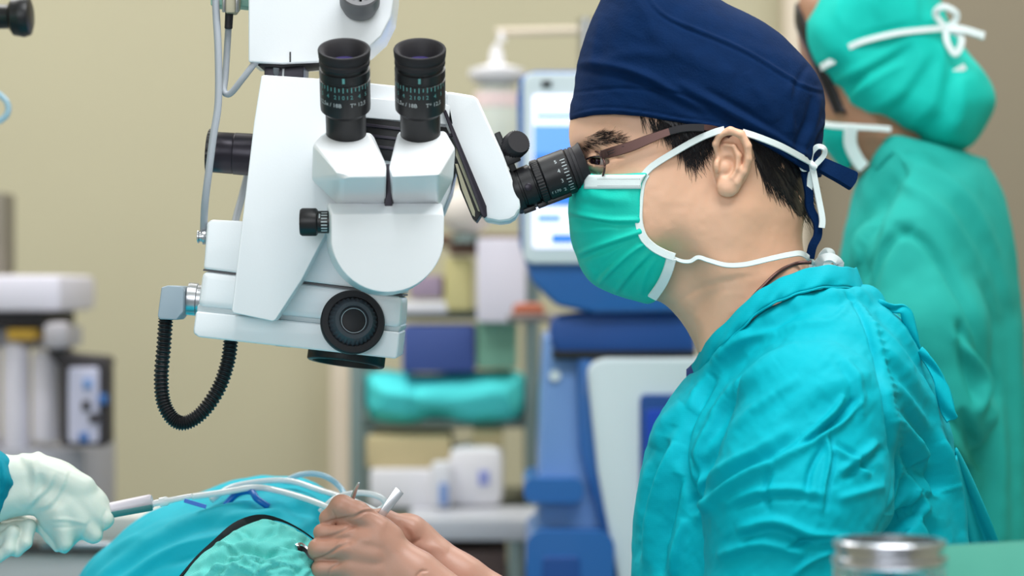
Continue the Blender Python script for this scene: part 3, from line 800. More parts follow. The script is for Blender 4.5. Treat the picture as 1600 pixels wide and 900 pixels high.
# ---- scrub cap
S_cap = Sil([(889, 330), (888, 240), (889, 190), (890, 168), (897, 138), (902, 100), (914, 55), (934, 8), (965, -45), (1030, -50), (1090, -22), (1150, 12), (1205, 42), (1252, 84), (1280, 122), (1289, 165), (1287, 210), (1283, 260), (1280, 400), (1080, 480)], 5)
S_cut = Sil([(860, -90), (860, 193), (889, 190), (905, 184), (925, 180), (960, 178), (1005, 182), (1060, 192), (1120, 202), (1160, 211), (1215, 239), (1256, 266), (1275, 276), (1330, 290), (1330, -90)], 3, smooth=False)
def f_cap(p):
    d = inflate(S_cap, p, 137, 128)
    return smax(d, S_cut(p[:, 0], p[:, 1]), 5)
def d_cap(V, N):
    band = [(893, 146), (960, 138), (1040, 143), (1098, 160), (1160, 196)]
    return 1.5 * strokes(V, N, [
        ([(1000, -30), (1022, 8), (1050, 30), (1110, 55), (1170, 82), (1225, 115), (1262, 135), (1290, 142)], 3.0, 2.0, 1.0),
        (band, 2.6, -1.8), ([(905, 98), (960, 104), (1010, 120), (1060, 148), (1110, 175)], 7, 4.5, 1.0),
        ([(1060, 130), (1110, 158), (1170, 190), (1230, 222), (1262, 250)], 8, 5, 1.0), ([(1100, 140), (1160, 172), (1215, 208), (1260, 236)], 6, -3.5),
        ([(893, 182), (925, 173), (960, 172), (1005, 177), (1060, 187), (1120, 196), (1165, 206), (1215, 233), (1258, 262)], 2.2, 1.6, -1.0),
        ([(1280, 150), (1272, 190), (1258, 222), (1250, 250)], 6, 4, 1), ([(1288, 190), (1270, 215), (1262, 255)], 5, 3.5, -1), ([(1235, 130), (1240, 170), (1236, 210)], 8, 3.5),
        ([(1170, 110), (1190, 150), (1215, 190)], 10, 2.5), ([(940, 20), (930, 70), (925, 110)], 9, 2.2), ([(1010, 40), (1080, 90), (1150, 120)], 14, 2.2), ([(920, 100), (990, 84), (1050, 90)], 10, 1.8),
        ([(1262, 100), (1240, 150), (1246, 200)], 6, -2.6)]) + 1.3 * vnoise(V, (42, 30, 42), 8) + 0.6 * vnoise(rot2(V, 25), (30, 10, 30), 9)
cp = body('scrub_cap', f_cap, (880, -62, -150), (1300, 296, 150), 2.6, DS, SS, M_navy, sur, d_cap, 1)
def pw(x, y, w, D=DS, s=SS): return Vector(px2w([(x, y, w)], D, s)[0])
ribbon('cap_tie', [pw(1262, 256, 40), pw(1280, 256, 52), pw(1302, 266, 56), pw(1322, 276, 52), pw(1337, 284, 48)], 0.016, (0.1, -1, 0.2), M_navy, cp, 0.0028, wfun=lambda t: (0.7 + 0.4 * t) * (1 if t < .9 else math.sqrt(max(0.05, 1 - ((t - .9) / .1) ** 2))))
ribbon('cap_tie', [pw(1258, 268, 60), pw(1264, 300, 62), pw(1266, 325, 60), pw(1277, 348, 58), pw(1278, 368, 60), pw(1270, 385, 62), pw(1266, 404, 60)], 0.0075, (0.2, -1, 0.1), M_navy, cp, 0.0012)
tube('cap_knot', [pw(1256, 258, 42), pw(1268, 262, 52), pw(1276, 254, 50)], 0.007, M_navy, cp, 12)

# ---- eyeglasses
gl = ribbon('eyeglasses', [pw(940, 242, 112), pw(955, 238, 122), pw(985, 229, 131), pw(1015, 217, 137), pw(1045, 206, 141), pw(1072, 200, 143), pw(1110, 200, 142), pw(1140, 212, 132), pw(1160, 240, 128)], 0.0068, (0, -1, 0.05), M_brown, sur, 0.0008, wfun=lambda t: 1.05 + 0.22 * math.sin(min(t / 0.45, 1) * math.pi) - (0.3 if t > .5 else 0.45 * max(0, t - .3)), label='slim brown metal eyeglasses')
ribbon('temple_slot', [pw(949, 237.5, 121.5), pw(962, 233, 125.5), pw(975, 228.5, 129.5)], 0.0007, (0, -1, 0), M_rubber, gl, 0.0003); ribbon('temple_slot', [pw(950, 241, 121.5), pw(964, 236.5, 126), pw(978, 231.5, 130)], 0.0007, (0, -1, 0), M_rubber, gl, 0.0003)
ribbon('temple_tip', [pw(1046, 205.5, 142.5), pw(1060, 202, 144.5), pw(1076, 199.5, 145), pw(1100, 199.5, 144)], 0.0062, (0, -1, 0.05), M_rubber, gl, 0.0010)
def rim(sg):
    pts = []
    for k in range(25):
        a = 2 * math.pi * k / 24
        v = math.sin(a) * 27; u = math.cos(a); u = math.copysign(abs(u) ** 0.8, u)
        w = (62 + 57 * u) * sg
        x = 922 + 20 * (u + 0.15) + 0.0 * v; y = 263 + v * (1 - 0.1 * u) - 3 * u
        pts.append(pw(x, y, w))
    return pts
for sg in (1, -1):
    r_ = rim(sg); V, Fc = tube_vf(r_, 0.0009, 8, 2); link('lens_rim', [tuple(v) for v in V], Fc, M_brown, gl)
    c = sum(r_[:-1], Vector()) / 24 + Vector((-0.002, 0, 0))
    link('lens', [tuple(c)] + [tuple(p) for p in r_[:-1]], [(0, 1 + k, 1 + (k + 1) % 24) for k in range(24)], mat('spectacle_glass', (250, 252, 255), 0.02, trans=1.0, alpha=0.25, ior=1.2), gl)
ribbon('hinge', [pw(938, 240, 106), pw(945, 241, 115), pw(950, 239, 120)], 0.006, (-0.4, -1, 0), M_brown, gl, 0.0011)
tube('bridge', [pw(908, 252, 20), pw(902, 246, 0), pw(908, 252, -20)], 0.0008, M_brown, gl)
ribbon('temple_arm', [pw(950, 238, -112), pw(1000, 220, -124), pw(1072, 200, -138), pw(1140, 212, -132)], 0.0052, (0, 1, 0.05), M_brown, gl, 0.0008)

# ---- face mask
S_mask = Sil([(930, 275), (905, 284), (893, 300), (889, 322), (889, 350), (893, 380), (903, 404), (919, 430), (945, 450), (975, 462), (1000, 468), (1026, 470), (1150, 470), (1150, 240), (1010, 268)], 4)
S_mreg = Sil([(840, 250), (930, 273), (1012, 270), (1003, 285), (1000, 310), (1000, 348), (1007, 372), (1022, 388), (1040, 396), (1056, 402), (1048, 425), (1036, 448), (1024, 471), (960, 500), (840, 500)], 1, smooth=False)
def f_mask(p):
    d = inflate(S_mask, p, 119, 124)
    d = smin(d, f_head0(p) - 8, 8)
    return smax(d, S_mreg(p[:, 0], p[:, 1]), 3)
def d_mask(V, N):
    return np.maximum(-2.5, 1.35 * strokes(V, N, [([(889, 331), (920, 338), (960, 344), (1000, 344)], 4.5, 4.0, 1.0), ([(902, 398), (930, 386), (965, 374), (1003, 362)], 5, 4.5, 1.0),
        ([(935, 444), (955, 420), (985, 394), (1012, 378)], 5, 4.5, -1.0), ([(893, 362), (930, 360), (965, 352)], 7, 2.0), ([(960, 458), (985, 425), (1018, 392)], 5, 3, 1),
        ([(918, 300), (950, 312), (985, 310)], 10, 2.4), ([(925, 425), (960, 404), (995, 385)], 8, -2.0), ([(1000, 462), (1008, 430), (1022, 400)], 6, 2.2), ([(900, 315), (930, 322), (960, 322)], 7, -1.8)])) + 0.5 * vnoise(V, (16, 16, 16), 12)
mk = body('face_mask', f_mask, (880, 262, -140), (1066, 482, 140), 2.0, DS, SS, M_mask, sur, d_mask, 1)
def on_mask(pts, lift=1.5): return over(f_mask, pts, lift, DS, SS, 118)
def nrm_for(n): return [(-0.25, -1, 0.1)] * n
b1 = [(1010, 272), (1003, 285), (999, 310), (998, 345), (1005, 370), (1020, 386), (1038, 396), (1054, 402)]
ribbon('mask_trim', [pw(x, y, w) for (x, y), w in zip(b1, (126, 127, 128, 129, 129, 128, 127, 125))], 0.0068, (-0.1, -1, 0.05), M_maskw, mk, 0.0010)
b2 = [(1052, 404), (1046, 425), (1036, 446), (1022, 466)]
ribbon('mask_trim', [pw(x - 3, y, w) for (x, y), w in zip(b2, (125, 116, 98, 72))], 0.0085, (-0.15, -1, -0.45), M_maskw, mk, 0.0010)
def top_band(u, v):
    y = 273 + v * 22; x = 1009 - 97 * u
    w = surf(f_mask, max(x, 899), y, 180, 2.0)
    w = 40 if w is None else w
    return pw(x, y, w + 2.2)
bend_sheet('nose_band', top_band, 40, 6, M_maskw, mk, 0.0006)
for yy in (279.5, 290):
    V = []; Fc = []
    for k in range(26):
        x = 1000 - k * 2.6; w = surf(f_mask, x, yy, 180, 2.0) or 110
        a = pw(x, yy, w + 3.6); b = pw(x - 1.4, yy, w + 3.6); n_ = len(V)
        V += [tuple(a), tuple(b), tuple(b + Vector((0, 0, -.0005))), tuple(a + Vector((0, 0, -.0005)))]; Fc.append((n_, n_ + 1, n_ + 2, n_ + 3))
    link('stitching', V, Fc, M_dgrey, mk, smooth=False)
ribbon('mask_strap', [pw(1004, 276, 128), pw(1020, 259, 128), pw(1060, 234, 134), pw(1095, 215, 140), pw(1118, 206, 146), pw(1132, 202, 146)], 0.0056, (-0.05, -1, 0.1), M_maskw, mk, 0.0007)
ribbon('mask_strap', [pw(1160, 206, 142), pw(1185, 214, 146), pw(1220, 228, 132), pw(1250, 244, 104), pw(1268, 254, 70)], 0.0056, (0.2, -1, 0.1), M_maskw, mk, 0.0007)
ribbon('mask_strap', [pw(1050, 402, 118), pw(1066, 408, 121), pw(1079, 408, 124), pw(1091, 402, 126), pw(1108, 407, 127), pw(1135, 414, 130), pw(1165, 413, 130), pw(1200, 405, 128), pw(1232, 398, 118), pw(1252, 396, 96), pw(1265, 404, 60), pw(1272, 412, 20)], 0.0042, (0.0, -1, 0.15), M_maskw, mk, 0.0008, wfun=lambda t: 0.7 + 0.6 * t)
def bow(parent, m, cx, cy, w, sc, D, s, wd, tails):
    q = lambda x, y, z=0: Vector(px2w([(cx + x * sc, cy + y * sc, w + z)], D, s)[0])
    ribbon('bow_loop', [q(-4, 4), q(-2, -14, 4), q(8, -25, 8), q(18, -22, 6), q(18, -12, 2), q(6, 2), q(-2, 8)], wd, (0.4, -1, 0.25), m, parent, 0.0006)
    ribbon('bow_loop', [q(-3, 4), q(-16, -2, 6), q(-15, 10, 8), q(-2, 8)], wd, (0.3, -1, -0.3), m, parent, 0.0006)
    for t in tails: ribbon('bow_tail', [q(*a) for a in t], wd * 1.2, (0.1, -1, 0.1), m, parent, 0.0006)
    tube('bow_knot', [q(-4, 0, 4), q(0, 5, 6), q(4, 8, 4)], wd * 0.6, m, parent, 10)
bow(mk, M_maskw, 1270, 254, 66, 1.0, DS, SS, 0.0046, [[(0, 8, 3), (4, 30, 2), (10, 60, 0), (15, 88, 0), (14, 102, 0)], [(0, 8, 3), (-4, 26, -2), (-6, 50, -4)]])
bow(mk, M_maskw, 1284, 414, 10, 0.9, DS, SS, 0.0050, [[(0, 6, 3), (14, 4, 2), (26, 10, 0)]])
ribbon('bow_loop', [pw(1276, 416, 24), pw(1285, 404, 34), pw(1300, 402, 34), pw(1312, 412, 30), pw(1304, 420, 26)], 0.008, (0, -1, 0.5), M_maskw, mk, 0.0008)

# ---- neck cord and navy undershirt edge
tube('neck_cord', over(f_skin, [(1150, 500), (1172, 470), (1194, 446), (1218, 424), (1244, 412), (1268, 410)], 3, DS, SS, 60), 0.0017, M_brown, sur, 10)
# ---- gown
S_tor = Sil([(1092, 575), (1078, 592), (1055, 612), (1022, 662), (1002, 730), (990, 810), (986, 920), (990, 1100), (1010, 1300), (1020, 1560), (1600, 1580), (1590, 1300), (1560, 1100), (1532, 960), (1514, 850), (1500, 750), (1486, 670), (1466, 605), (1440, 548), (1414, 503), (1375, 470), (1338, 452), (1290, 446), (1220, 466), (1150, 520)], 5, 4.0)
lo_p = [(1084, 600, 0), (1097, 585, 60), (1122, 551, 114), (1160, 513, 146), (1200, 482, 160), (1240, 462, 160), (1288, 453, 132), (1332, 452, 78), (1350, 456, 0)]
def f_gown(p):
    q = p.copy()
    d = inflate(S_tor, q, 235, 190)
    d = smin(d, ell(p, (1300, 625, 175), (125, 130, 110)), 60)
    d = smin(d, ell(p, (1300, 625, -175), (125, 130, 110)), 60)
    # sleeves
    a = chain(p, [(1275, 660, 265), (1248, 800, 310), (1228, 990, 330), (1215, 1060, 320)], [128, 140, 132, 120], 40)
    b = chain(p, [(1215, 1060, 320), (1000, 1062, 220), (880, 1040, 110)], [105, 76, 52], 40)
    a2 = chain(p, [(1270, 670, -265), (1180, 850, -320), (1120, 1000, -320)], [125, 122, 110], 40)
    b2 = chain(p, [(1120, 1000, -320), (960, 1045, -180), (850, 1005, -60)], [100, 74, 50], 40)
    arms = smin(smin(a, b, 40), smin(a2, b2, 40), 10)
    d = smin(d, arms, 26)
    a = None
    sl = [(1366, 1010, 30), (1372, 890, 18), (1384, 848, 14), (1404, 824, 11), (1434, 804, 4)]
    for (x0, y0, r0), (x1, y1, r1) in zip(sl, sl[1:]):
        q2 = p.copy(); q2[:, 2] = 0; e = cap(q2, (x0, y0, 0), (x1, y1, 0), r0, r1); a = e if a is None else np.minimum(a, e)
    d = smax(d, -np.maximum(a, 190 - p[:, 2]), 14)
    rg = [(x + 6, y + 13, w - 8) for x, y, w in lo_p]
    d = smin(d, chain(p, rg, [15] * len(rg), 4), 26); d = smin(d, chain(p, [(x, y, -w) for x, y, w in rg], [15] * len(rg), 4), 26)
    return smin(d, ell(p, (1215, 530, 0), (110, 58, 158), -28), 30)
def d_gown(V, N):
    S = [
     ([(1095, 800), (1082, 770), (1068, 735), (1064, 700), (1076, 655), (1100, 612), (1118, 585)], 8, -9),
     ([(1112, 800), (1098, 772), (1090, 735), (1096, 700), (1118, 655), (1150, 600)], 9, 7),
     ([(1075, 790), (1086, 765), (1092, 742), (1082, 712)], 5, -6),
     ([(1088, 812), (1120, 775), (1165, 745), (1215, 722), (1262, 690)], 9, 9, -1),
     ([(1245, 700), (1285, 672), (1310, 655), (1338, 622)], 5, -8, 1), ([(1252, 690), (1280, 668), (1306, 640), (1318, 618)], 5, 6),
     ([(1090, 760), (1140, 725), (1190, 700), (1235, 668)], 8, 5), ([(1100, 720), (1150, 668), (1205, 622), (1250, 590)], 10, 5), ([(1110, 660), (1160, 606), (1215, 566)], 9, 4),
     ([(1284, 800), (1288, 760), (1296, 715), (1290, 680)], 4, 5, 1), ([(1260, 770), (1268, 730), (1290, 690)], 5, -5),
     ([(1310, 740), (1345, 715), (1372, 690)], 7, 6, 1), ([(1300, 700), (1330, 720), (1360, 745)], 6, 5, -1), ([(1310, 780), (1345, 770), (1382, 760)], 7, 4),
     ([(1150, 830), (1210, 815), (1275, 838), (1330, 842)], 8, 6, 1), ([(1120, 870), (1190, 850), (1260, 868)], 8, 5), ([(1230, 858), (1260, 845), (1310, 842)], 4, -6), ([(1240, 900), (1262, 880), (1300, 862)], 5, 5),
     ([(1130, 790), (1180, 770), (1240, 765), (1290, 775)], 7, 4, 1), ([(1120, 560), (1160, 530), (1215, 520)], 8, 4), ([(1140, 620), (1190, 570), (1250, 540)], 12, 5),
     # seam down the sleeve head
     ([(1321, 458), (1353, 507), (1376, 588), (1387, 657), (1396, 727), (1394, 773), (1382, 826)], 3.0, -5.5), ([(1330, 458), (1362, 507), (1385, 588), (1396, 657), (1405, 727), (1402, 773), (1390, 826)], 5, 3),
     # gap between arm and back
     ([(1378, 850), (1392, 825), (1412, 806), (1440, 790), (1452, 770)], 14, -12), ([(1372, 870), (1374, 900), (1372, 960)], 16, -12),
     ([(1436, 722), (1456, 740), (1474, 768)], 13, -15), ([(1440, 770), (1450, 790), (1440, 815)], 7, 7), ([(1412, 745), (1408, 775), (1394, 805)], 7, -8), ([(1424, 740), (1434, 765), (1426, 800)], 6, 7),
     ([(1398, 650), (1430, 690), (1452, 735), (1455, 775)], 10, 9, -1), ([(1405, 700), (1425, 730), (1436, 765)], 7, -8), ([(1400, 600), (1440, 650), (1470, 710), (1485, 770)], 9, 6),
     ([(1382, 540), (1425, 590), (1458, 650), (1478, 720)], 8, 5, 1), ([(1362, 500), (1400, 540), (1436, 590), (1460, 640)], 6, 4, -1), ([(1375, 480), (1410, 520), (1440, 570)], 5, 3.5, 1),
     ([(1464, 690), (1485, 745), (1500, 800), (1510, 870)], 7, 8, -1), ([(1480, 690), (1500, 760), (1512, 820)], 4, -6), ([(1440, 800), (1462, 830), (1470, 880)], 8, -8), ([(1420, 840), (1436, 870), (1440, 920)], 8, 7),
     # chest and far sleeve
     ([(1008, 880), (1020, 800), (1040, 735), (1056, 690)], 8, 8, -1), ([(1030, 900), (1036, 840), (1050, 780), (1060, 740)], 8, -8), ([(1052, 900), (1060, 850), (1070, 810)], 8, 7),
     ([(1020, 700), (1040, 660), (1066, 630)], 9, 5), ([(996, 850), (1002, 780), (1014, 720)], 6, 4), ([(1075, 640), (1090, 610), (1110, 588)], 7, 4),
     ([(1330, 470), (1300, 500), (1240, 510), (1190, 530)], 6, 2.5), ([(1180, 700), (1230, 640), (1300, 600), (1360, 590)], 16, 3.5),
     ([(1200, 800), (1196, 760), (1212, 720)], 5, -4), ([(1320, 560), (1340, 600), (1346, 650)], 7, 3.5, 1)]
    sm = crom([(1325, 470), (1360, 507), (1384, 588), (1395, 657), (1404, 727), (1402, 773), (1394, 806)], 6)
    for i, (x, y) in enumerate(sm): S.append(([(x + 1, y), (x + 7, y + 2), (x + 13, y + 3)], 2.6, 1.3))
    h = strokes(V, N, S)
    q = rot2(V, -35); r = vnoise(q, (70, 22, 70), 21); r2 = vnoise(rot2(V, 40), (46, 15, 46), 22)
    h = h * 1.8 + 1.3 * r + 1.0 * r2 + 0.7 * vnoise(rot2(V, -50), (30, 9, 30), 24) + 0.5 * vnoise(rot2(V, 60), (26, 8, 26), 25) + 0.5 * vnoise(V, (12, 12, 12), 23)
    return h
gn = body('gown', f_gown, (740, 430, -470), (1630, 1100, 480), 3.0, DS, SS, M_gown, sur, d_gown, 1, lip=1.5)
f_low = lambda p: smin(smin(inflate(S_tor, p, 235, 190), chain(p, [(1330, 1480, 150), (930, 1450, 190), (900, 2440, 190)], [150, 115, 75], 60), 60), chain(p, [(1330, 1480, -150), (930, 1450, -190), (900, 2440, -190)], [150, 115, 75], 60), 60)
body('trousers', f_low, (760, 1075, -330), (1640, 2500, 330), 16, DS, SS, M_gown, sur, None, 2)
for w in (190, -190):
    c = pw(870, 2485, w); hull('shoe', [c + Vector((dx, dy, dz)) for dx, dy, dz in ((-.17, -.04, -.018), (-.17, .04, -.018), (.09, -.04, -.018), (.09, .04, -.018), (-.12, -.035, .04), (-.12, .035, .04), (.08, -.035, .07), (.08, .035, .07))], M_white, sur, 0.01)
# standing collar
def closed_loop(near, far):  # near side front->back then far side back->front
    return near + far
up_ = [(1080, 574, 0), (1090, 560, 45), (1112, 528, 92), (1150, 489, 122), (1190, 455, 134), (1232, 430, 130), (1280, 419, 104), (1318, 417, 60), (1336, 421, 0)]
def collar(u, v):
    if u <= 0.5: t = u * 2; sg = 1
    else: t = (1 - u) * 2; sg = -1
    a = np.array(CU[int(round(t * (len(CU) - 1)))]); b = np.array(CLo[int(round(t * (len(CLo) - 1)))])
    q = a * (1 - v) + b * v
    q[2] += 6 * math.sin(v * math.pi)
    e = 2.5 * math.sin(t * 60 + 3 * v) * math.exp(-((v - 0.85) / 0.2) ** 2) + 1.5 * math.sin(t * 31 + v * 5) + (3 if v > 0.93 else 0) + (-3 if 0.86 < v <= 0.93 else 0)
    q[2] += e * 1.3; q[1] += 1.6 * math.sin(t * 23) + 0.8 * math.sin(t * 61 + 4 * v)
    return pw(q[0], q[1], q[2] * sg)
CU = crom(up_, 16); CLo = crom(lo_p, 16)
bend_sheet('collar', collar, 257, 22, M_gown, gn, 0.0016)
def undershirt(u, v):
    t = u; a = np.array(CU[int(round(t * (len(CU) - 1)))]); q = a + np.array([2 + 8 * v * 0, 6 + 22 * v, -9])
    if t < 0.25: q[0] -= 4 * (0.25 - t) * 8; q[1] -= 3
    return pw(*q)
bend_sheet('undershirt_edge', undershirt, 90, 4, mat('blue_cotton', (34, 56, 130), 0.8), gn, 0.001)
# back fastening: flaps and tie
def flap(pts, wds, nm, th=0.0016):
    P_ = crom(pts, 8); Wd = crom([(w,) for w in wds], 8)
    def fn(u, v):
        k = int(round(u * (len(P_) - 1))); k2 = min(k + 1, len(P_) - 1); k1 = max(k2 - 1, 0)
        t = np.array(P_[k2]) - np.array(P_[k1]); n_ = np.array([-t[1], t[0]]) / (math.hypot(t[0], t[1]) + 1e-6)
        q = np.array(P_[k]); off = (v - 0.5) * Wd[k][0]
        return pw(q[0] + n_[0] * off, q[1] + n_[1] * off, q[2] + 5 * math.sin(u * 9 + v * 4))
    return bend_sheet(nm, fn, len(P_), 8, M_gown, gn, th)
flap([(1372, 474, 40), (1396, 482, 46), (1414, 486, 44), (1424, 520, 42), (1436, 552, 40)], [10, 14, 16, 16, 12], 'back_flap')
flap([(1436, 548, 70), (1452, 566, 78), (1466, 590, 84), (1474, 615, 88), (1480, 640, 90), (1488, 656, 92)], [12, 16, 18, 20, 22, 20], 'back_tie')
def tail(u, v):
    x0 = 1492 + 76 * u ** 0.9; y0 = 700 + 165 * u
    x1 = 1492 + 26 * u; y1 = 720 + 215 * u
    x = x0 * (1 - v) + x1 * v; y = y0 * (1 - v) + y1 * v
    return pw(x, y, 60 - 150 * u + 14 * math.sin(v * 9 + u * 2) * (0.3 + u) + 20 * v)
bend_sheet('gown_flap', tail, 40, 24, M_gown, gn, 0.0016)
# ================================================================== gloved hands of the surgeon and what they hold
DH = 1.98; SH = DH / F
S_bk = Sil([(548, 826), (575, 810), (600, 808), (618, 822), (642, 850), (668, 884), (712, 952), (640, 985), (560, 950), (530, 912), (524, 880), (530, 848)], 4, 2)
def f_hand1(p):
    d = inflate(S_bk, p, 36, 34)
    d = smin(d, cap(p, (650, 905, 0), (720, 960, 5), 44, 44), 24)
    d = smin(d, cap(p, (720, 960, 5), (860, 1050, 60), 44, 52), 20)
    fg = None
    for pts, rs in (
        ([(612, 838, 4), (560, 802, 14), (534, 792, 12), (512, 810, 2), (524, 836, -18)], [18, 18, 18.5, 12.5, 11]),
        ([(590, 848, 18), (540, 834, 16), (503, 832, 8), (506, 846, -22), (540, 858, -32)], [17, 13.5, 12.5, 12, 11]),
        ([(585, 868, 20), (540, 858, 20), (498, 858, 12), (500, 872, -24), (536, 880, -34)], [18, 17, 16.5, 13, 11]),
        ([(590, 892, 18), (545, 888, 17), (502, 889, 10), (506, 902, -22), (540, 906, -30)], [18, 15.5, 14.5, 12, 10])):
        e = chain(p, pts, rs, 6); fg = e if fg is None else smin(fg, e, 2.5)
    d = smin(d, fg, 7)
    d = smin(d, cap(p, (540, 819, 6), (585, 832, 10), 11, 17), 6)
    return smin(d, chain(p, [(650, 880, -22), (600, 850, -40), (560, 822, -34), (536, 812, -26)], [24, 18, 14, 12], 7), 6)
def d_hand1(V, N):
    return strokes(V, N, [([(504, 818), (525, 813), (550, 808), (572, 798)], 2.6, -3.2), ([(519, 797), (523, 806), (526, 812)], 1.5, -1.8), ([(550, 808), (564, 798), (580, 796), (592, 802)], 2.0, 1.8, 1),
        ([(492, 843), (515, 839), (540, 828), (556, 820)], 2.6, -2.6), ([(488, 876), (508, 870), (528, 856), (548, 848)], 2.8, -3.0), ([(508, 866), (522, 856), (532, 846)], 1.8, 1.6), ([(514, 900), (518, 888), (534, 878)], 1.8, -2.2),
        ([(556, 822), (580, 816), (605, 822)], 9, 1.8), ([(650, 902), (658, 893), (668, 892)], 2.0, -2.2), ([(548, 852), (562, 845), (580, 846)], 8, 1.5)]) + 0.4 * vnoise(V, (24, 24, 24), 31)
body('glove', f_hand1, (474, 768, -80), (880, 1110, 120), 2.0, DH, SH, M_glove, sur, d_hand1, 1, label='tan latex glove on the near hand')
DH2 = 2.03; SH2 = DH2 / F
def f_hand2(p):
    d = ell(p, (636, 842, 0), (44, 34, 28), 32)
    d = smin(d, cap(p, (640, 838, 0), (716, 908, 5), 31, 40), 20)
    d = smin(d, cap(p, (716, 908, 5), (880, 1010, -10), 40, 52), 20)
    for pts, rs in (([(622, 836, -10), (575, 812, -14), (545, 838, -6)], [22, 16, 12]), ([(620, 850, -20), (570, 836, -26), (545, 862, -16)], [20, 15, 12]),
        ([(620, 868, -20), (572, 860, -26), (550, 884, -16)], [20, 15, 12]), ([(625, 884, -14), (580, 884, -20), (560, 900, -10)], [18, 14, 11]), ([(640, 830, 16), (600, 812, 20), (566, 806, 10)], [22, 16, 12])):
        d = smin(d, chain(p, pts, rs, 8), 8)
    return d
body('glove', f_hand2, (524, 780, -80), (920, 1080, 80), 2.8, DH2, SH2, M_glove, sur,
     lambda V, N: strokes(V, N, [([(636, 853), (646, 848), (658, 842)], 3, -3), ([(622, 815), (640, 838), (642, 852)], 6, -3), ([(655, 856), (680, 856), (700, 862)], 8, 2)]) + .4 * vnoise(V, (18, 18, 18), 33), 1, label='tan latex glove on the far hand')
fr = thing('forceps', tuple(P(592, 830, 1.985)), 'flat steel forceps rising from between the tan gloves', 'forceps')
def bar(name, a, b, w, th, m, par, bev=.0006):
    a = Vector(a); b = Vector(b); ax_ = (b - a).normalized(); sd = ax_.cross(Vector((0, 1, 0))).normalized()
    bm = bmesh.new(); bm_box(bm, (a + b) / 2, ((b - a).length, w, th), bev, Matrix((ax_, sd, Vector((0, 1, 0)))).transposed())
    return link_bm(name, bm, m, par, angle=40)
M_shiny = mat('instrument_steel', (214, 216, 220), 0.22, metal=0.9)
bar('blade', P(560, 850, 1.99), P(626, 767, 1.985), 0.0066, 0.0010, M_shiny, fr)
bar('blade', P(566, 848, 1.996), P(623, 764, 1.992), 0.0058, 0.0010, M_shiny, fr)
V, Fc = tube_vf([P(541, 800, 1.998), P(550, 780, 1.992), P(556, 764, 1.988), P(561, 754, 1.986)], 1, 10, 6, lambda t: (5.2 - 3.2 * t) * SH)
tag(link('pointed_probe', [tuple(v) for v in V], Fc, M_shiny), 'slim pointed steel instrument tip above the near tan glove', 'instrument')
# ================================================================== drapes
M_drape = mat('drape_blue', (14, 184, 206), 0.65, spec=0.25, noise=0.05, nscale=10, bump=0.1, bscale=200)
M_drape2 = mat('drape_green', (104, 208, 202), 0.75, spec=0.2, noise=0.06, nscale=14, bump=0.15, bscale=160, weave=0.35, wscale=330)
DD = 2.26; SD = DD / F
S_dr = Sil([(100, 945), (128, 895), (172, 850), (228, 806), (292, 778), (360, 752), (425, 746), (490, 754), (545, 785), (590, 820), (625, 900), (655, 980), (660, 1080), (600, 1096), (120, 1096), (64, 1080), (68, 1000)], 5, 4)
f_dr = lambda p: inflate(S_dr, p, 330, 150)
def d_dr(V, N):
    n = 3.2 * vnoise(rot2(V, -35), (90, 16, 60), 41) + 2.0 * vnoise(rot2(V, -20), (60, 20, 40), 42)
    return n + strokes(V, N, [([(150, 905), (210, 860), (290, 822), (380, 800), (470, 790)], 9, 8, 1), ([(190, 905), (250, 868), (320, 845), (400, 812)], 8, 6, 1), ([(260, 830), (330, 800), (400, 785)], 9, 6, -1), ([(180, 868), (240, 826), (300, 800)], 7, 4),
        ([(330, 815), (400, 790), (480, 800), (530, 820)], 7, -7), ([(400, 776), (460, 776), (520, 800)], 9, 6), ([(130, 900), (170, 868), (220, 838)], 7, 5, 1)])
dr = body('blue_drape', f_dr, (30, 730, -350), (700, 1130, 350), 5.5, DD, SD, M_drape, None, d_dr, 1)
tag(dr, 'smooth blue surgical drape spread over the patient behind the crinkled green one', 'drape')
DF = 2.02; SF = DF / F
S_df = Sil([(262, 930), (298, 884), (336, 852), (372, 826), (410, 812), (446, 820), (478, 838), (500, 862), (530, 905), (555, 1000), (565, 1150), (520, 1170), (230, 1170), (190, 1150), (205, 1020)], 5, 4)
f_df = lambda p: inflate(S_df, p, 130, 105)
def d_df(V, N):
    S = []
    rnd = random.Random(5)
    for k in range(46):
        x = rnd.uniform(290, 500); y = rnd.uniform(825, 960); a = rnd.gauss(-0.35, 0.4); L = rnd.uniform(18, 60)
        S.append(([(x, y), (x + L * math.cos(a), y + L * math.sin(a) - 3), (x + 2 * L * math.cos(a + .3), y + 2 * L * math.sin(a + .3))], rnd.uniform(2.5, 5), rnd.choice((-1, 1)) * rnd.uniform(2, 4.4), rnd.choice((-1, 0, 1))))
    S += [([(345, 860), (380, 834), (420, 822), (455, 830)], 5, 4, 1), ([(310, 890), (350, 862), (400, 852), (450, 860)], 6, 5, 1), ([(290, 905), (340, 890), (400, 880), (470, 886)], 6, 4, -1)]
    return 1.4 * strokes(V, N, S) + 1.6 * vnoise(rot2(V, -30), (40, 9, 30), 51) + 0.6 * vnoise(V, (9, 9, 9), 52)
df = body('green_drape', f_df, (150, 800, -140), (600, 1200, 140), 3.6, DF, SF, M_drape2, None, d_df, 1)
tag(df, 'crinkled pale turquoise drape bunched under the tan gloves', 'drape')
q = [pw(x, y, w, DF, SF) for x, y, w in ((276, 908, 30), (310, 872, 10), (345, 848, -10), (378, 824, -25), (408, 810, -30), (436, 812, -30), (470, 828, -25), (500, 850, -20))]
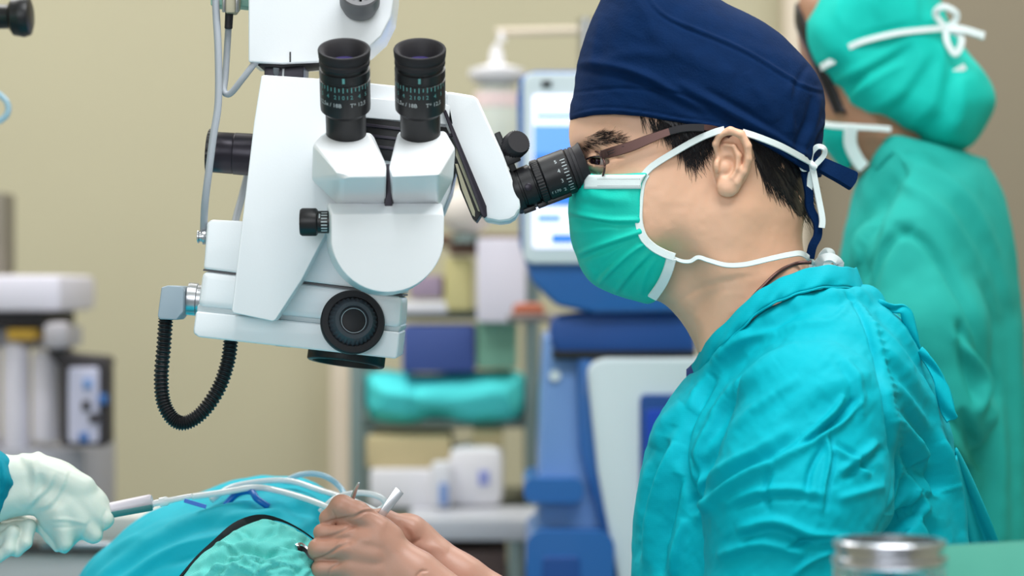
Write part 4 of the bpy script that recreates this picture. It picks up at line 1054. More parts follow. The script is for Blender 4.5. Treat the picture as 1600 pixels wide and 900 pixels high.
tg = ribbon('black_strip', q, 0.011, (-.3, -1, 0.5), mat('matte_black', (14, 24, 28), 0.9), df, 0.001, wfun=lambda t: 0.12 + 1.5 * math.exp(-((t - 0.38) / 0.2) ** 2))  # matte black band along the green drape's upper edge, tapering at both ends
ho = thing('eye_speculum', tuple(P(478, 872, 1.95)), 'small steel edge showing at the hole in the green drape', 'instrument')
ribbon('rim', over(f_df, [(463, 852), (470, 850), (478, 856), (486, 868), (494, 880)], 2.0, DF, SF, 60), 0.003, (-.1, -1, .3), M_shiny, ho, .0005)
ribbon('dark_slot', over(f_df, [(465, 857), (472, 858), (480, 866), (488, 878)], 1.2, DF, SF, 60), 0.005, (-.1, -1, .3), M_black, ho, .0004)
# table under the drapes
tb_ = thing('operating_table', (-0.29, 2.07, 0), 'operating table hidden under the surgical drapes', 'table')
box('table_top', (-0.29, 2.07, 0.66), (0.50, 0.60, 0.05), M_grey, tb_, 0.01)
box('pedestal', (-0.29, 2.07, 0.34), (0.14, 0.14, 0.58), M_metal, tb_, 0.01)
box('base', (-0.31, 2.07, 0.03), (0.26, 0.4, 0.06), M_grey, tb_, 0.01)
sheet = bend_sheet('bounce_drape', lambda a_, b_: Vector((-.60 + .58 * a_, 1.66 + .78 * b_, .72 - .03 * math.sin(a_ * 7) * math.sin(b_ * 5) + .008 * math.sin(a_ * 40 + b_ * 9))), 60, 40, M_drape, None, .003)  # unseen sheet, added to bounce teal light onto the microscope's lower faces
tag(sheet, 'flat green drape added out of view over the operating table to bounce teal light upward', 'drape')
# tubing on the drape
M_tube = mat('clear_tubing', (244, 246, 250), 0.15, alpha=0.88, coat=0.5)
M_tubeb = mat('blue_tubing', (170, 208, 228), 0.2, alpha=0.7, coat=0.5)
def tub(nm, pts, r, m, label, group=None):
    V, Fc = tube_vf([P(*p) for p in pts], r, 10, 8); o = link(nm, [tuple(v) for v in V], Fc, m)
    return tag(o, label, 'tube', group)
tub('irrigation_tube', [(300, 776, 2.13), (345, 770, 2.13), (395, 762, 2.13), (430, 766, 2.13), (480, 780, 2.1), (520, 796, 2.08), (560, 812, 2.08)], 0.0028, M_tube, 'clear tube running from the pencil probe across the blue drape')
tub('suction_tube', [(330, 782, 2.15), (360, 762, 2.16), (410, 752, 2.17), (455, 752, 2.17), (500, 766, 2.15), (545, 780, 2.12), (590, 800, 2.1)], 0.0027, M_tube, 'thicker white tube arching over the top of the blue drape')
tub('blue_tube', [(440, 756, 2.2), (462, 744, 2.2), (488, 740, 2.2), (512, 746, 2.2), (532, 762, 2.2), (545, 785, 2.18)], 0.0026, M_tubeb, 'pale blue tube looping up above the drape beside the rack post')
tub('looped_tube', [(500, 800, 2.12), (525, 778, 2.12), (560, 770, 2.13), (590, 775, 2.13), (602, 786, 2.13), (592, 797, 2.13), (570, 800, 2.12), (540, 796, 2.12)], 0.0026, M_tube, 'white tube loop just behind the tan gloved fingers')
tub('short_tube', [(352, 790, 2.14), (370, 772, 2.14), (392, 768, 2.13), (402, 780, 2.12), (420, 792, 2.12)], 0.003, mat('deep_blue_tubing', (10, 104, 190), 0.3), 'dark blue tube end curled on the blue drape')

# ================================================================== the assistant on the left
M_glovew = mat('cream_latex', (208, 216, 206), 0.42, noise=0.04, nscale=40, bump=0.05, bscale=600, sss=0.08)
M_gownt = mat('assistant_gown', (4, 132, 152), 0.7, spec=0.2, noise=0.08, nscale=14, bump=0.12, bscale=160)
DA = 2.06; SA = DA / F
ass = thing('person', (-0.80, 2.10, 0), 'assistant at the left edge in teal sleeve and cream gloves', 'person')
S_h3 = Sil([(-90, 705), (18, 711), (32, 708), (50, 708), (60, 705), (72, 711), (92, 717), (110, 725), (130, 740), (150, 757), (165, 772), (172, 787), (175, 805), (173, 820), (167, 828), (161, 830), (159, 840), (153, 848), (145, 850), (135, 847), (127, 843), (116, 852), (107, 862), (100, 865), (90, 860), (84, 847), (75, 835), (62, 820), (54, 807), (37, 806), (15, 810), (-90, 835)], 3, 1.5, 60)
def f_h3(p):
    d = inflate(S_h3, p, 34, 36)
    for a, b, r in (((120, 770, 14), (166, 812, 18), 15), ((108, 790, 20), (148, 836, 20), 14), ((92, 800, 24), (102, 850, 22), 13), ((60, 735, 18), (130, 760, 16), 20)):
        d = smin(d, cap(p, a, b, r, r - 2), 10)
    d = smax(d, -cap(p, (150, 845, 40), (120, 812, 50), 5, 2), 6)
    # second hand below: curled fingers
    for pts, rs in (([(-40, 850, -20), (4, 846, -10), (20, 832, 4), (14, 858, 10), (-4, 872, 6)], [16, 13, 11, 10, 9]), ([(-40, 835, -30), (24, 826, -18), (46, 822, 0), (40, 848, 8), (26, 862, 4)], [16, 12, 10.5, 10, 9]),
                    ([(-40, 825, -40), (30, 815, -30), (60, 822, -16), (76, 842, -10), (88, 858, -8)], [15, 11, 8, 6, 5])):
        d = smin(d, chain(p, pts, rs, 5), 4)
    return smin(d, cap(p, (-30, 850, -25), (-160, 890, -30), 28, 36), 10)
def d_h3(V, N):
    return strokes(V, N, [([(45, 790), (60, 775), (75, 760), (84, 738)], 4, 3.5, 1), ([(60, 795), (80, 785), (96, 760), (104, 735)], 4, 3, 1), ([(38, 806), (55, 790), (66, 765), (64, 740)], 5, -3.5), ([(80, 812), (105, 812), (135, 818)], 3, 2, 1), ([(78, 824), (100, 824), (125, 822)], 3, -2), ([(166, 795), (160, 815), (160, 832)], 3, -3),
        ([(30, 715), (42, 735), (44, 765)], 6, -2.5), ([(22, 790), (36, 800), (52, 802)], 4, 2), ([(128, 842), (134, 826), (140, 815)], 3, -3), ([(50, 720), (56, 745), (50, 775)], 4, 2)]) + .6 * vnoise(V, (16, 16, 16), 61)
body('glove', f_h3, (-200, 690, -80), (186, 930, 80), 2.3, DA, SA, M_glovew, ass, lambda V, N: .6 * d_h3(V, N), 2)
S_sl = Sil([(-200, 640), (-20, 696), (8, 708), (26, 722), (36, 740), (36, 762), (26, 782), (8, 800), (-10, 818), (-200, 900)], 4, 2, 60)
def f_sl(p):
    d = inflate(S_sl, p, 52, 52)
    d = smin(d, cap(p, (-100, 880, -30), (-330, 960, -20), 40, 60), 20)
    d = smin(d, chain(p, [(-60, 760, 0), (-280, 850, 30), (-430, 560, 60)], [46, 66, 84], 20), 30)
    return d
body('gown_sleeve', f_sl, (-540, 460, -160), (46, 1040, 170), 4.0, DA, SA, M_gownt, ass, lambda V, N: strokes(V, N, [([(-5, 712), (6, 740), (2, 775)], 5, 5, 1), ([(12, 720), (22, 748), (18, 778)], 4, -5), ([(24, 728), (31, 750), (24, 775)], 3, 3)]) + 2.5 * vnoise(rot2(V, 30), (40, 14, 30), 62), 1)
def f_at(p):
    d = ell(p, (-560, 900, 20), (190, 620, 300)); d = smin(d, ell(p, (-540, 520, 20), (150, 120, 330)), 80)
    d = smin(d, cap(p, (-560, 1100, 10), (-560, 2440, 10), 200, 180), 120)
    return smin(d, cap(p, (-520, 520, 10), (-490, 330, 10), 90, 80), 40)
body('gown', f_at, (-820, 380, -340), (-300, 2530, 370), 16, DA, SA, M_gownt, ass, None, 2)
# head of the assistant (outside the photograph on the left)
def f_ah(p):
    d = ell(p, (-470, 180, 10), (170, 190, 135)); d = smin(d, ell(p, (-400, 300, 10), (110, 130, 105)), 50); d = smin(d, cap(p, (-480, 300, 10), (-500, 470, 10), 105, 110), 40)
    return smin(d, cap(p, (-292, 240, 10), (-282, 280, 10), 14, 18), 16)
body('body', f_ah, (-680, -30, -160), (-240, 520, 180), 8, DA, SA, M_skin, ass, None, 1)
body('scrub_cap', lambda p: smax(ell(p, (-485, 150, 10), (190, 195, 156)), p[:, 1] - 190 - 0.15 * (p[:, 0] + 480), 6), (-700, -70, -170), (-270, 240, 190), 8, DA, SA, M_mask, ass, None, 1)
body('face_mask', lambda p: smax(smax(smin(ell(p, (-400, 300, 10), (124, 140, 117)), cap(p, (-292, 250, 10), (-280, 300, 10), 22, 24), 30), 250 - p[:, 1], 4), -390 - p[:, 0], 4), (-410, 240, -130), (-240, 460, 150), 6, DA, SA, M_mask, ass, None, 1)
# the probe in the cream glove
pr = thing('surgical_probe', tuple(P(205, 795, 2.05)), 'white and teal pencil probe held in the cream glove', 'instrument')
pa = (P(240, 785, 2.06) - P(150, 803, 2.06)).normalized()
lathe('barrel', P(150, 801, 2.06), pa, [(0, .006), (.036, .0064), (.0475, .0064), (.049, .0055), (.049, .0002)], mat('probe_white', (214, 206, 216), .35), pr, 24)
bar('side_strip', P(160, 807, 2.052), P(238, 793, 2.052), .0052, .006, mat('probe_teal', (20, 110, 112), .4), pr, .001)
lathe('nozzle', P(239, 787, 2.06), pa, [(0, .0028), (.006, .0028), (.006, .004), (.012, .004), (.014, .0026), (.034, .0022), (.034, .0002)], M_tube, pr, 16)
ribbon('blue_clip', [P(288, 782, 2.05), P(305, 787, 2.05), P(322, 792, 2.05)], .0035, (0, -1, .1), mat('clip_blue', (40, 110, 210), .4), pr, .001)
# ================================================================== nurse on the right
M_ncap = mat('bouffant_teal', (20, 194, 180), 0.7, spec=0.2, noise=0.08, nscale=20, bump=0.12, bscale=90)
M_ngown = mat('nurse_gown', (38, 168, 158), 0.75, spec=0.2, noise=0.07, nscale=12, bump=0.1, bscale=90)
DN = 2.66; SN = DN / F
nur = thing('person', (0.50, DN, 0), 'standing nurse seen from behind in green gown and puffed teal cap', 'person')
S_nh = Sil([(1252, -10), (1246, 40), (1250, 85), (1258, 115), (1270, 150), (1280, 190), (1292, 225), (1320, 262), (1350, 300), (1360, 420), (1480, 420), (1440, 150), (1440, 20), (1380, -40), (1290, -40)], 4)
f_nh = lambda p: smin(inflate(S_nh, p, 92, 120), cap(p, (1385, 170, 0), (1440, 330, 0), 62, 70), 20)
body('body', f_nh, (1236, -60, -110), (1580, 430, 110), 5, DN, SN, mat('skin_olive', (168, 124, 98), .5, sss=.08), nur, None, 1)
body('hair', lambda p: smax(f_nh(p) - 4, -smax(-(p[:, 0] - 1262 - 0.0 * p[:, 1]), p[:, 1] - 130 - (p[:, 0] - 1262) * 1.2, 4) * -1, 4) if False else smax(f_nh(p) - 4, np.abs(p[:, 0] - 1270 - (p[:, 1] - 80) * .45) - 11, 4), (1240, -60, -110), (1330, 150, 110), 5, DN, SN, M_hair, nur, None, 1)
S_nc = Sil([(1264, 10), (1254, 40), (1256, 72), (1268, 104), (1290, 128), (1302, 150), (1322, 178), (1352, 196), (1392, 206), (1425, 218), (1455, 236), (1490, 240), (1522, 226), (1546, 190), (1555, 152), (1538, 112), (1512, 84), (1492, 52), (1474, 12), (1452, -30), (1400, -66), (1320, -60), (1282, -24)], 5)
def d_nc(V, N):
    return 0.75 * strokes(V, N, [([(1325, 66), (1370, 52), (1420, 42), (1465, 42)], 7, -7), ([(1300, 130), (1340, 110), (1380, 88), (1420, 60)], 9, 7, 1), ([(1330, 150), (1370, 120), (1410, 100)], 7, 6, -1), ([(1350, 175), (1400, 150), (1450, 80)], 10, 6, 1), ([(1400, 205), (1450, 170), (1470, 110), (1470, 70)], 12, 7, 1), ([(1470, 225), (1500, 180), (1500, 120)], 12, 6, -1),
        ([(1380, 30), (1370, 0), (1380, -30)], 10, 5), ([(1430, 30), (1430, 0), (1420, -30)], 8, 4), ([(1330, 50), (1310, 20), (1320, -20)], 10, 4), ([(1320, 160), (1335, 130), (1345, 118)], 5, -5)]) + 2.4 * vnoise(V, (40, 40, 40), 71)
ncp = body('bouffant_cap', lambda p: inflate(S_nc, p, 118, 70), (1240, -80, -130), (1570, 255, 130), 4.5, DN, SN, M_ncap, nur, d_nc, 1)
def nw(x, y, w): return pw(x, y, w, DN, SN)
ribbon('mask_strap', [nw(1326, 74, 118), (nw(1350, 64, 124)), nw(1400, 52, 126), nw(1450, 46, 112), nw(1478, 44, 96)], .007, (0, -1, .1), M_maskw, nur, .001)
ribbon('mask_strap', [nw(1282, 106, 78), nw(1292, 100, 92), nw(1304, 94, 98)], .008, (-.3, -1, .1), M_maskw, nur, .001)
ribbon('mask_strap', [nw(1474, 122, 100), nw(1490, 114, 96), nw(1508, 104, 86)], .007, (.3, -1, .1), M_maskw, nur, .001)
ribbon('bow_loop', [nw(1478, 44, 96), nw(1462, 22, 104), nw(1474, 10, 108), nw(1494, 20, 104), nw(1492, 34, 100), nw(1478, 44, 98)], .0075, (.2, -1, .2), M_maskw, nur, .0012)
ribbon('bow_loop', [nw(1478, 46, 96), nw(1480, 66, 104), nw(1492, 84, 106), nw(1502, 70, 104), nw(1500, 54, 100), nw(1482, 46, 98)], .0075, (.2, -1, .2), M_maskw, nur, .0012)
ribbon('bow_tail', [nw(1480, 44, 98), nw(1505, 46, 104), nw(1538, 56, 100)], .009, (.2, -1, .2), M_maskw, nur, .0012)
S_nm = Sil([(1262, 186), (1290, 190), (1326, 196), (1328, 226), (1330, 262), (1308, 262), (1280, 246), (1262, 222)], 3)
body('face_mask', lambda p: smax(f_nh(p) - 5, S_nm(p[:, 0], p[:, 1]), 4), (1240, 170, -110), (1350, 280, 110), 4, DN, SN, M_ncap, nur, None, 1)
ribbon('mask_strap', [nw(1278, 192, 60), nw(1300, 196, 76), nw(1330, 198, 88), nw(1368, 200, 98), nw(1392, 202, 100)], .0065, (0, -1, 0), M_maskw, nur, .001)
ribbon('mask_trim', [nw(1330, 198, 92), nw(1329, 225, 84), nw(1340, 250, 78), nw(1350, 262, 76)], .014, (-.1, -1, 0), M_maskw, nur, .001)
S_ng = Sil([(1392, 206), (1370, 232), (1350, 262), (1332, 310), (1318, 370), (1312, 440), (1316, 560), (1330, 760), (1330, 1200), (1290, 2380), (1640, 2380), (1640, 1200), (1618, 800), (1606, 600), (1597, 480), (1588, 380), (1572, 318), (1545, 262), (1510, 236), (1450, 214)], 5, 4)
def f_ng(p):
    d = inflate(S_ng, p, 200, 150)
    d = smin(d, chain(p, [(1420, 400, 150), (1455, 520, 205), (1478, 640, 215)], [92, 88, 78], 30), 24)
    d = smin(d, chain(p, [(1478, 640, 215), (1400, 760, 170), (1290, 790, 120)], [70, 52, 40], 30), 14)
    d = smin(d, chain(p, [(1430, 400, -150), (1400, 560, -205), (1300, 700, -160)], [88, 80, 60], 30), 24)
    return d
def d_ng(V, N):
    return 1.7 * strokes(V, N, [([(1352, 520), (1360, 440), (1385, 380), (1430, 350)], 9, -8), ([(1418, 244), (1372, 305), (1340, 385), (1326, 480)], 17, -16), ([(1395, 350), (1450, 380), (1500, 450), (1535, 530), (1545, 580)], 8, -12), ([(1400, 280), (1460, 320), (1520, 400), (1560, 500)], 10, 6), ([(1420, 250), (1490, 290), (1550, 380), (1575, 480)], 10, 5),
        ([(1490, 520), (1520, 560), (1540, 600), (1530, 650)], 8, 10, -1), ([(1500, 500), (1506, 560), (1530, 630)], 7, -10), ([(1460, 660), (1490, 690), (1520, 740)], 10, 12, -1), ([(1500, 640), (1520, 680), (1530, 710)], 9, -12), ([(1480, 700), (1500, 730), (1505, 770)], 9, -10),
        ([(1340, 480), (1345, 420), (1370, 350)], 8, -8), ([(1555, 620), (1560, 720), (1562, 860)], 12, 9), ([(1585, 500), (1590, 650), (1592, 860)], 10, 6), ([(1530, 760), (1536, 820), (1540, 900)], 10, -7)]) + 3.2 * vnoise(rot2(V, 70), (90, 26, 60), 72) + 1.2 * vnoise(V, (24, 24, 24), 73)
ng = body('gown', f_ng, (1240, 190, -300), (1680, 1260, 300), 6, DN, SN, M_ngown, nur, d_ng, 1, lip=1.5)
body('gown_skirt', lambda p: inflate(S_ng, p, 200, 150) , (1260, 1240, -230), (1680, 2390, 230), 20, DN, SN, M_ngown, nur, None, 1)
for w in (80, -80):
    c = pw(1430, 2420, w, DN, SN); c.z = .035
    hull('shoe', [c + Vector((dx, dy, dz)) for dx, dy, dz in ((-.17, -.04, -.035), (-.17, .04, -.035), (.09, -.04, -.035), (.09, .04, -.035), (-.12, -.035, .03), (-.12, .035, .03), (.08, -.035, .16), (.08, .035, .16))], M_white, nur, 0.01)
def ncol(u, v):
    pts = crom([(1352, 262, 0), (1362, 246, 60), (1392, 214, 84), (1440, 222, 90), (1500, 238, 70), (1540, 250, 0)], 8)
    a = pts[int(round(u * (len(pts) - 1)))]; return nw(a[0] + 6 * v, a[1] + 26 * v, a[2] + 22 * v)
bend_sheet('collar', ncol, 41, 5, M_ngown, ng, .002)
# ================================================================== background: phaco machine, rack, pole, left equipment
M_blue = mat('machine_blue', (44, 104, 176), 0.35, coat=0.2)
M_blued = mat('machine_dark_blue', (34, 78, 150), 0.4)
M_bluel = mat('machine_light_blue', (112, 150, 206), 0.4)
M_lgrey = mat('machine_light_grey', (216, 226, 232), 0.4)
M_scrw = mat('screen_white', (236, 236, 255), 0.3, emit=0.62); M_scrb = mat('screen_blue', (96, 150, 246), 0.3, emit=0.6); M_scrd = mat('screen_deep_blue', (50, 120, 235), 0.3, emit=0.6)
Y = 3.05
ph = thing('phaco_machine', tuple(P(980, 900, Y + .2))[:2] + (0,), 'blue and white surgical console with a lit screen behind the surgeon', 'machine')
def rr(x0, y0, x1, y1, r, n=6):
    pts = []
    for cx, cy, a0 in ((x1 - r, y0 + r, -90), (x1 - r, y1 - r, 0), (x0 + r, y1 - r, 90), (x0 + r, y0 + r, 180)):
        for k in range(n + 1):
            a = math.radians(a0 + 90 * k / n); pts.append((cx + r * math.cos(a), cy + r * math.sin(a)))
    return pts
mo = prism('monitor_shell', [(808, 150), (812, 122), (830, 110), (1120, 110), (1135, 130), (1135, 400), (1110, 460), (1060, 488), (930, 490), (870, 478), (830, 440), (812, 380)], Y, .10, M_blue, ph, .012)
prism('monitor_bezel', rr(818, 114, 1128, 412, 16), Y - .012, .02, M_lgrey, mo, .004)
prism('screen', rr(832, 148, 1116, 388, 4), Y - .014, .004, M_scrw, mo, 0)
for (x0, y0, x1, y1, m) in ((836, 152, 900, 176, M_scrw), (834, 196, 1110, 240, M_scrb), (834, 240, 884, 266, M_scrd), (842, 300, 1100, 322, M_scrd), (840, 336, 876, 346, M_scrb), (862, 366, 896, 380, M_scrd), (834, 264, 1110, 290, M_scrb), (900, 160, 1090, 190, M_scrb), (838, 178, 1100, 184, M_scrb)):
    prism('screen_field', [(x0, y0), (x1, y0), (x1, y1), (x0, y1)], Y - .0155, .002, m, mo, 0)
prism('camera_dot', [(846, 126), (862, 126), (862, 136), (846, 136)], Y - .015, .004, M_black, mo, .001)
prism('monitor_neck', [(862, 494), (905, 488), (1080, 488), (1090, 552), (1075, 560), (870, 558), (858, 530)], Y + .02, .14, M_blued, ph, .015)
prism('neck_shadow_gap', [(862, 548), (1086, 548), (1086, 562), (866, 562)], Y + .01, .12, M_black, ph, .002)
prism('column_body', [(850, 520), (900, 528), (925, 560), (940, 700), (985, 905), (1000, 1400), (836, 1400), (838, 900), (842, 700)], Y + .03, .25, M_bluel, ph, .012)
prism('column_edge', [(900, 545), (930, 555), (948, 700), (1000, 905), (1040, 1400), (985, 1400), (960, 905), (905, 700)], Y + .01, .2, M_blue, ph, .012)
prism('front_frame', [(918, 580), (926, 566), (945, 560), (1140, 560), (1160, 600), (1160, 1400), (1010, 1400), (965, 900), (935, 740)], Y - .02, .12, M_lgrey, ph, .012)
prism('front_panel', rr(1000, 616, 1130, 900, 10), Y - .03, .03, M_blued, ph, .004)
prism('front_display', rr(1010, 640, 1120, 800, 6), Y - .034, .01, mat('panel_blue', (20, 70, 190), .3), ph, .002)
prism('round_emblem', rr(858, 578, 876, 596, 9), Y + .024, .01, M_lgrey, ph, .002)
prism('handle_shelf', rr(818, 748, 912, 786, 16), Y - .01, .2, M_blue, ph, .012)
prism('lower_cover', rr(822, 830, 960, 1200, 26), Y - .03, .25, M_blue, ph, .02)
prism('lower_recess', rr(848, 870, 906, 1100, 8), Y - .034, .01, M_blued, ph, .003)
a = P(980, 900, Y + .15); box('base', (a.x, Y + .15, .1), (.42, .45, .14), M_blued, ph, .03)
for dx in (-.17, .17):
    for dy in (-.18, .18): lathe('caster', (a.x + dx - .015, Y + .15 + dy, .03), (1, 0, 0), [(0, .03), (.03, .03)], M_black, ph, 18)
# IV pole
Y = 3.64
ip = thing('infusion_pole', tuple(P(915, 900, Y))[:2] + (0,), 'steel infusion pole with a cross bar behind the monitor', 'pole')
a = P(916, 50, Y); lathe('pole', (a.x, Y, 0.03), (0, 0, 1), [(0, .012), (a.z - .03 + .02, .012)], M_metal, ip, 16)
b = P(775, 50, Y); lathe('cross_bar', (b.x, Y, b.z), (a.x - b.x + .08, 0, 0.004), [(0, .006), (.30, .006)], M_trim, ip, 12)
lathe('base', (a.x, Y, 0), (0, 0, 1), [(0, .075), (.03, .04)], M_grey, ip, 30)
M_bag = mat('bag_clear', (230, 236, 228), 0.3, alpha=0.8)
bg = thing('infusion_bottle', tuple(P(776, 200, Y - .03)), 'clear infusion bottle with a pink label hanging beside the monitor', 'bottle')
lathe('bottle_body', P(776, 305, Y - .03), (0, 0, 1), [(0, .02), (.02, .034), (.13, .034), (.155, .03), (.17, .012)], M_bag, bg, 28)
lathe('pink_label', P(776, 168, Y - .03), (0, 0, 1), [(0, .0346), (.022, .0346)], mat('label_pink', (240, 216, 216), .6), bg, 28, closed=False)
lathe('shoulder', P(776, 132, Y - .03), (0, 0, 1), [(0, .03), (.012, .042), (.022, .042), (.03, .012), (.05, .009), (.06, .004)], M_white, bg, 28)
tag(lathe('drip_hook', P(783, 66, Y - .03), (0, 0, 1), [(0, .007), (.018, .002)], M_white), 'white hook tip above the infusion bottle', 'hook')
# rack with shelves
Y = 3.7
rk = thing('steel_rack', tuple(P(690, 900, Y + .2))[:2] + (0,), 'open steel rack with shelves behind the microscope', 'rack')
M_rack = mat('rack_steel', (120, 136, 134), .4, metal=.3)
for x in (556, 832):
    for dy in (0, .38):
        a = P(x, 450, Y); box('post', (a.x, Y + .03 + dy, .60), (.022, .022, 1.20), M_rack, rk, .003)
for y in (372, 492, 664, 800, 930):
    a = P(694, y, Y); box('shelf', (a.x, Y + .22, a.z), (.26, .36, .014), M_rack if y > 400 else mat('wood_shelf', (130, 104, 90), .6), rk, .003)
a = P(694, 600, Y); box('side_panel', (P(838, 0, Y).x, Y + .2, .62), (.012, .36, .7), mat('dark_panel', (70, 66, 62), .6), rk, .002)
def item(nm, x0, y0, x1, y1, Yd, th, m, label, cat, bev=.006, group=None):
    o = pbox(nm, x0, y0, x1, y1, Yd, th, m, None, bev); return tag(o, label, cat, group)
M_card = mat('cardboard_tan', (196, 180, 140), .8)
Yr = Y - .02
item('storage_box', 628, 508, 742, 582, Yr, .2, mat('box_blue', (62, 84, 152), .5), 'dark blue box on the rack above the teal bundle', 'box')
item('document_tray', 626, 470, 700, 490, Yr, .2, M_white, 'flat white tray on the rack beside the microscope base', 'tray')
item('folded_linen', 640, 430, 690, 466, Yr, .2, mat('linen_mauve', (170, 150, 172), .8), 'mauve folded cloth on the rack under the round lamp', 'cloth')
item('yellow_carton', 694, 402, 738, 486, Yr, .1, mat('carton_yellow', (206, 196, 140), .8), 'tall pale yellow carton on the upper rack shelf', 'carton')
item('brown_carton', 700, 376, 750, 398, Yr - .01, .1, mat('carton_brown', (120, 92, 80), .8), 'small brown carton under the round lamp', 'carton')
item('green_box', 745, 492, 808, 576, Yr, .2, mat('box_green', (120, 170, 150), .7), 'grey green box on the rack right of the blue box', 'box')
tall = item('paper_carton', 745, 372, 822, 504, Yr - .06, .1, mat('carton_white', (224, 220, 234), .7), 'tall white carton in front of the upper rack shelf', 'carton')
item('cardboard_box', 572, 682, 704, 732, Yr, .2, M_card, 'tan cardboard box on the rack under the teal bundle', 'box')
item('white_box', 578, 734, 690, 794, Yr - .03, .2, M_white, 'wide white box on the lower rack shelf behind the tan gloves', 'box')
item('white_container', 700, 700, 786, 794, Yr - .03, .16, M_white, 'tall white container on the lower rack shelf', 'container', .02)
item('pale_bottle', 672, 722, 706, 796, Yr - .06, .05, mat('bottle_milky', (226, 226, 232), .4), 'milky bottle between the wide box and tall container', 'bottle', .012)
item('tan_carton', 738, 672, 786, 700, Yr + .02, .1, M_card, 'small tan carton on top of the tall white container', 'carton')
item('orange_bag', 800, 474, 852, 500, 3.4, .1, mat('bag_orange', (190, 110, 84), .7), 'rust orange bag beside the blue monitor base', 'bag', .012)
item('steel_shelf_arm', 792, 492, 936, 504, 3.36, .2, mat('arm_taupe', (138, 128, 124), .5), 'taupe instrument tray under the blue monitor base', 'tray')
item('blue_sachet', 686, 756, 700, 790, Yr - .075, .012, mat('sachet_blue', (120, 150, 206), .6), 'small blue sachet leaning at the white boxes', 'sachet', .003)
item('blue_tag', 748, 736, 764, 758, Yr - .034, .004, mat('tag_blue', (140, 150, 214), .6), 'blue tag stuck to the tall white container', 'tag', .001)
# teal linen bundle
S_b = Sil([(568, 590), (600, 578), (660, 584), (720, 580), (790, 578), (820, 590), (822, 630), (806, 656), (740, 662), (680, 652), (640, 664), (590, 660), (570, 640)], 4)
bn = body('linen_bundle', lambda p: inflate(S_b, p, 110, 40), (555, 560, -120), (835, 680, 120), 5, Yr + .10, (Yr + .1) / F, mat('linen_teal', (80, 226, 230), .8), None,
     lambda V, N: strokes(V, N, [([(590, 610), (640, 622), (700, 628), (780, 616)], 8, 7, 1), ([(640, 650), (650, 620), (640, 590)], 8, -7), ([(760, 600), (790, 625), (800, 645)], 8, 5)]) + 3 * vnoise(V, (40, 16, 40), 81), 1)
tag(bn, 'bright teal linen bundle lying on the rack shelf', 'linen')
lt = thing('round_lamp', tuple(P(728, 330, 3.62)), 'round cream lamp head behind the tilted eyepiece tube', 'lamp')
body('lamp_head', lambda p: ell(p, (728, 328, 0), (44, 40, 40)), (670, 280, -50), (780, 380, 50), 6, 3.66, 3.66 / F, mat('lamp_cream', (232, 222, 214), .5), lt, None, 2)
lathe('lamp_neck', P(728, 366, 3.66), (0, 0, -1), [(0, .02), (.012, .024)], M_rack, lt, 20)
# low steel table in front of the rack
lt2 = thing('side_table', tuple(P(740, 900, 3.46))[:2] + (0,), 'low grey steel table beside the blue console', 'table')
a = P(740, 812, 3.46); b = P(740, 845, 3.46)
box('table_top', (a.x, 3.57, (a.z + b.z) / 2), (P(846, 0, 3.46).x - P(634, 0, 3.46).x, .22, a.z - b.z), mat('table_grey', (196, 198, 206), .4), lt2, .004)
for x in (646, 806):
    for yy in (3.48, 3.65): box('leg', (P(x, 0, 3.46).x, yy, b.z / 2), (.022, .022, b.z), M_rack, lt2, .003)
a = P(726, 852, 3.46); box('drawer_unit', (a.x, 3.57, a.z - .15), (.12, .18, .28), mat('drawer_brown', (92, 74, 70), .6), lt2, .004)
# left equipment
Y = 3.6
le = thing('anaesthesia_cart', tuple(P(40, 900, Y + .2))[:2] + (0,), 'equipment cart with white top box at the left edge', 'cart')
M_lav = mat('cart_white', (226, 222, 236), .5); M_dk = mat('cart_dark', (52, 48, 52), .6); M_cartg = mat('cart_grey', (176, 176, 188), .5)
pbox('top_box', -120, 430, 95, 487, Y - .04, .3, M_lav, le, .012)
pbox('upper_panel', -120, 487, 70, 512, Y, .25, M_dk, le, .004)
pbox('yellow_strip', 10, 514, 56, 532, Y - .01, .1, mat('strip_yellow', (206, 164, 60), .6), le, .003)
pbox('inner_panel', -120, 512, 92, 545, Y + .05, .2, M_cartg, le, .004)
for x0, x1, y0, y1 in ((0, 42, 536, 704), (46, 90, 548, 690), (-50, -6, 540, 700)):
    a = P((x0 + x1) / 2, y1, Y); b = P(x1, y0, Y); r = b.x - a.x
    lathe('canister', a + Vector((0, r, 0)), (0, 0, 1), [(0, r * .9), (.01, r), (b.z - a.z - .01, r), (b.z - a.z, r * .8)], M_lav, le, 28)
prism('arm_bracket', [(62, 508), (92, 520), (100, 552), (164, 558), (168, 572), (92, 574), (74, 552)], Y - .06, .08, M_dk, le, .006)
pbox('bracket_hub', 66, 504, 104, 546, Y - .09, .06, mat('hub_grey', (176, 172, 180), .5), le, .012)
mn = prism('small_monitor', rr(92, 566, 168, 698, 10), Y - .06, .06, M_dk, le, .006)
prism('monitor_face', rr(106, 574, 154, 692, 6), Y - .065, .01, mat('face_lavender', (200, 200, 224), .4), mn, .003)
for x, y, m in ((136, 600, M_bluel), (160, 624, M_blue), (130, 684, M_blue), (134, 634, M_dk), (146, 654, M_dk)):
    pbox('control', x - 7, y - 8, x + 7, y + 8, Y - .07, .012, m, mn, .003)
pbox('cart_body', -120, 700, 130, 1150, Y, .3, M_cartg, le, .01)
pbox('cart_foot', -120, 1150, 130, 1380, Y, .3, M_dk, le, .01)
tag(pbox('grey_column', -60, 300, 4, 428, 3.8, .1, mat('column_grey', (128, 122, 110), .6), None, .006), 'narrow grey column above the white box at the left edge', 'column')
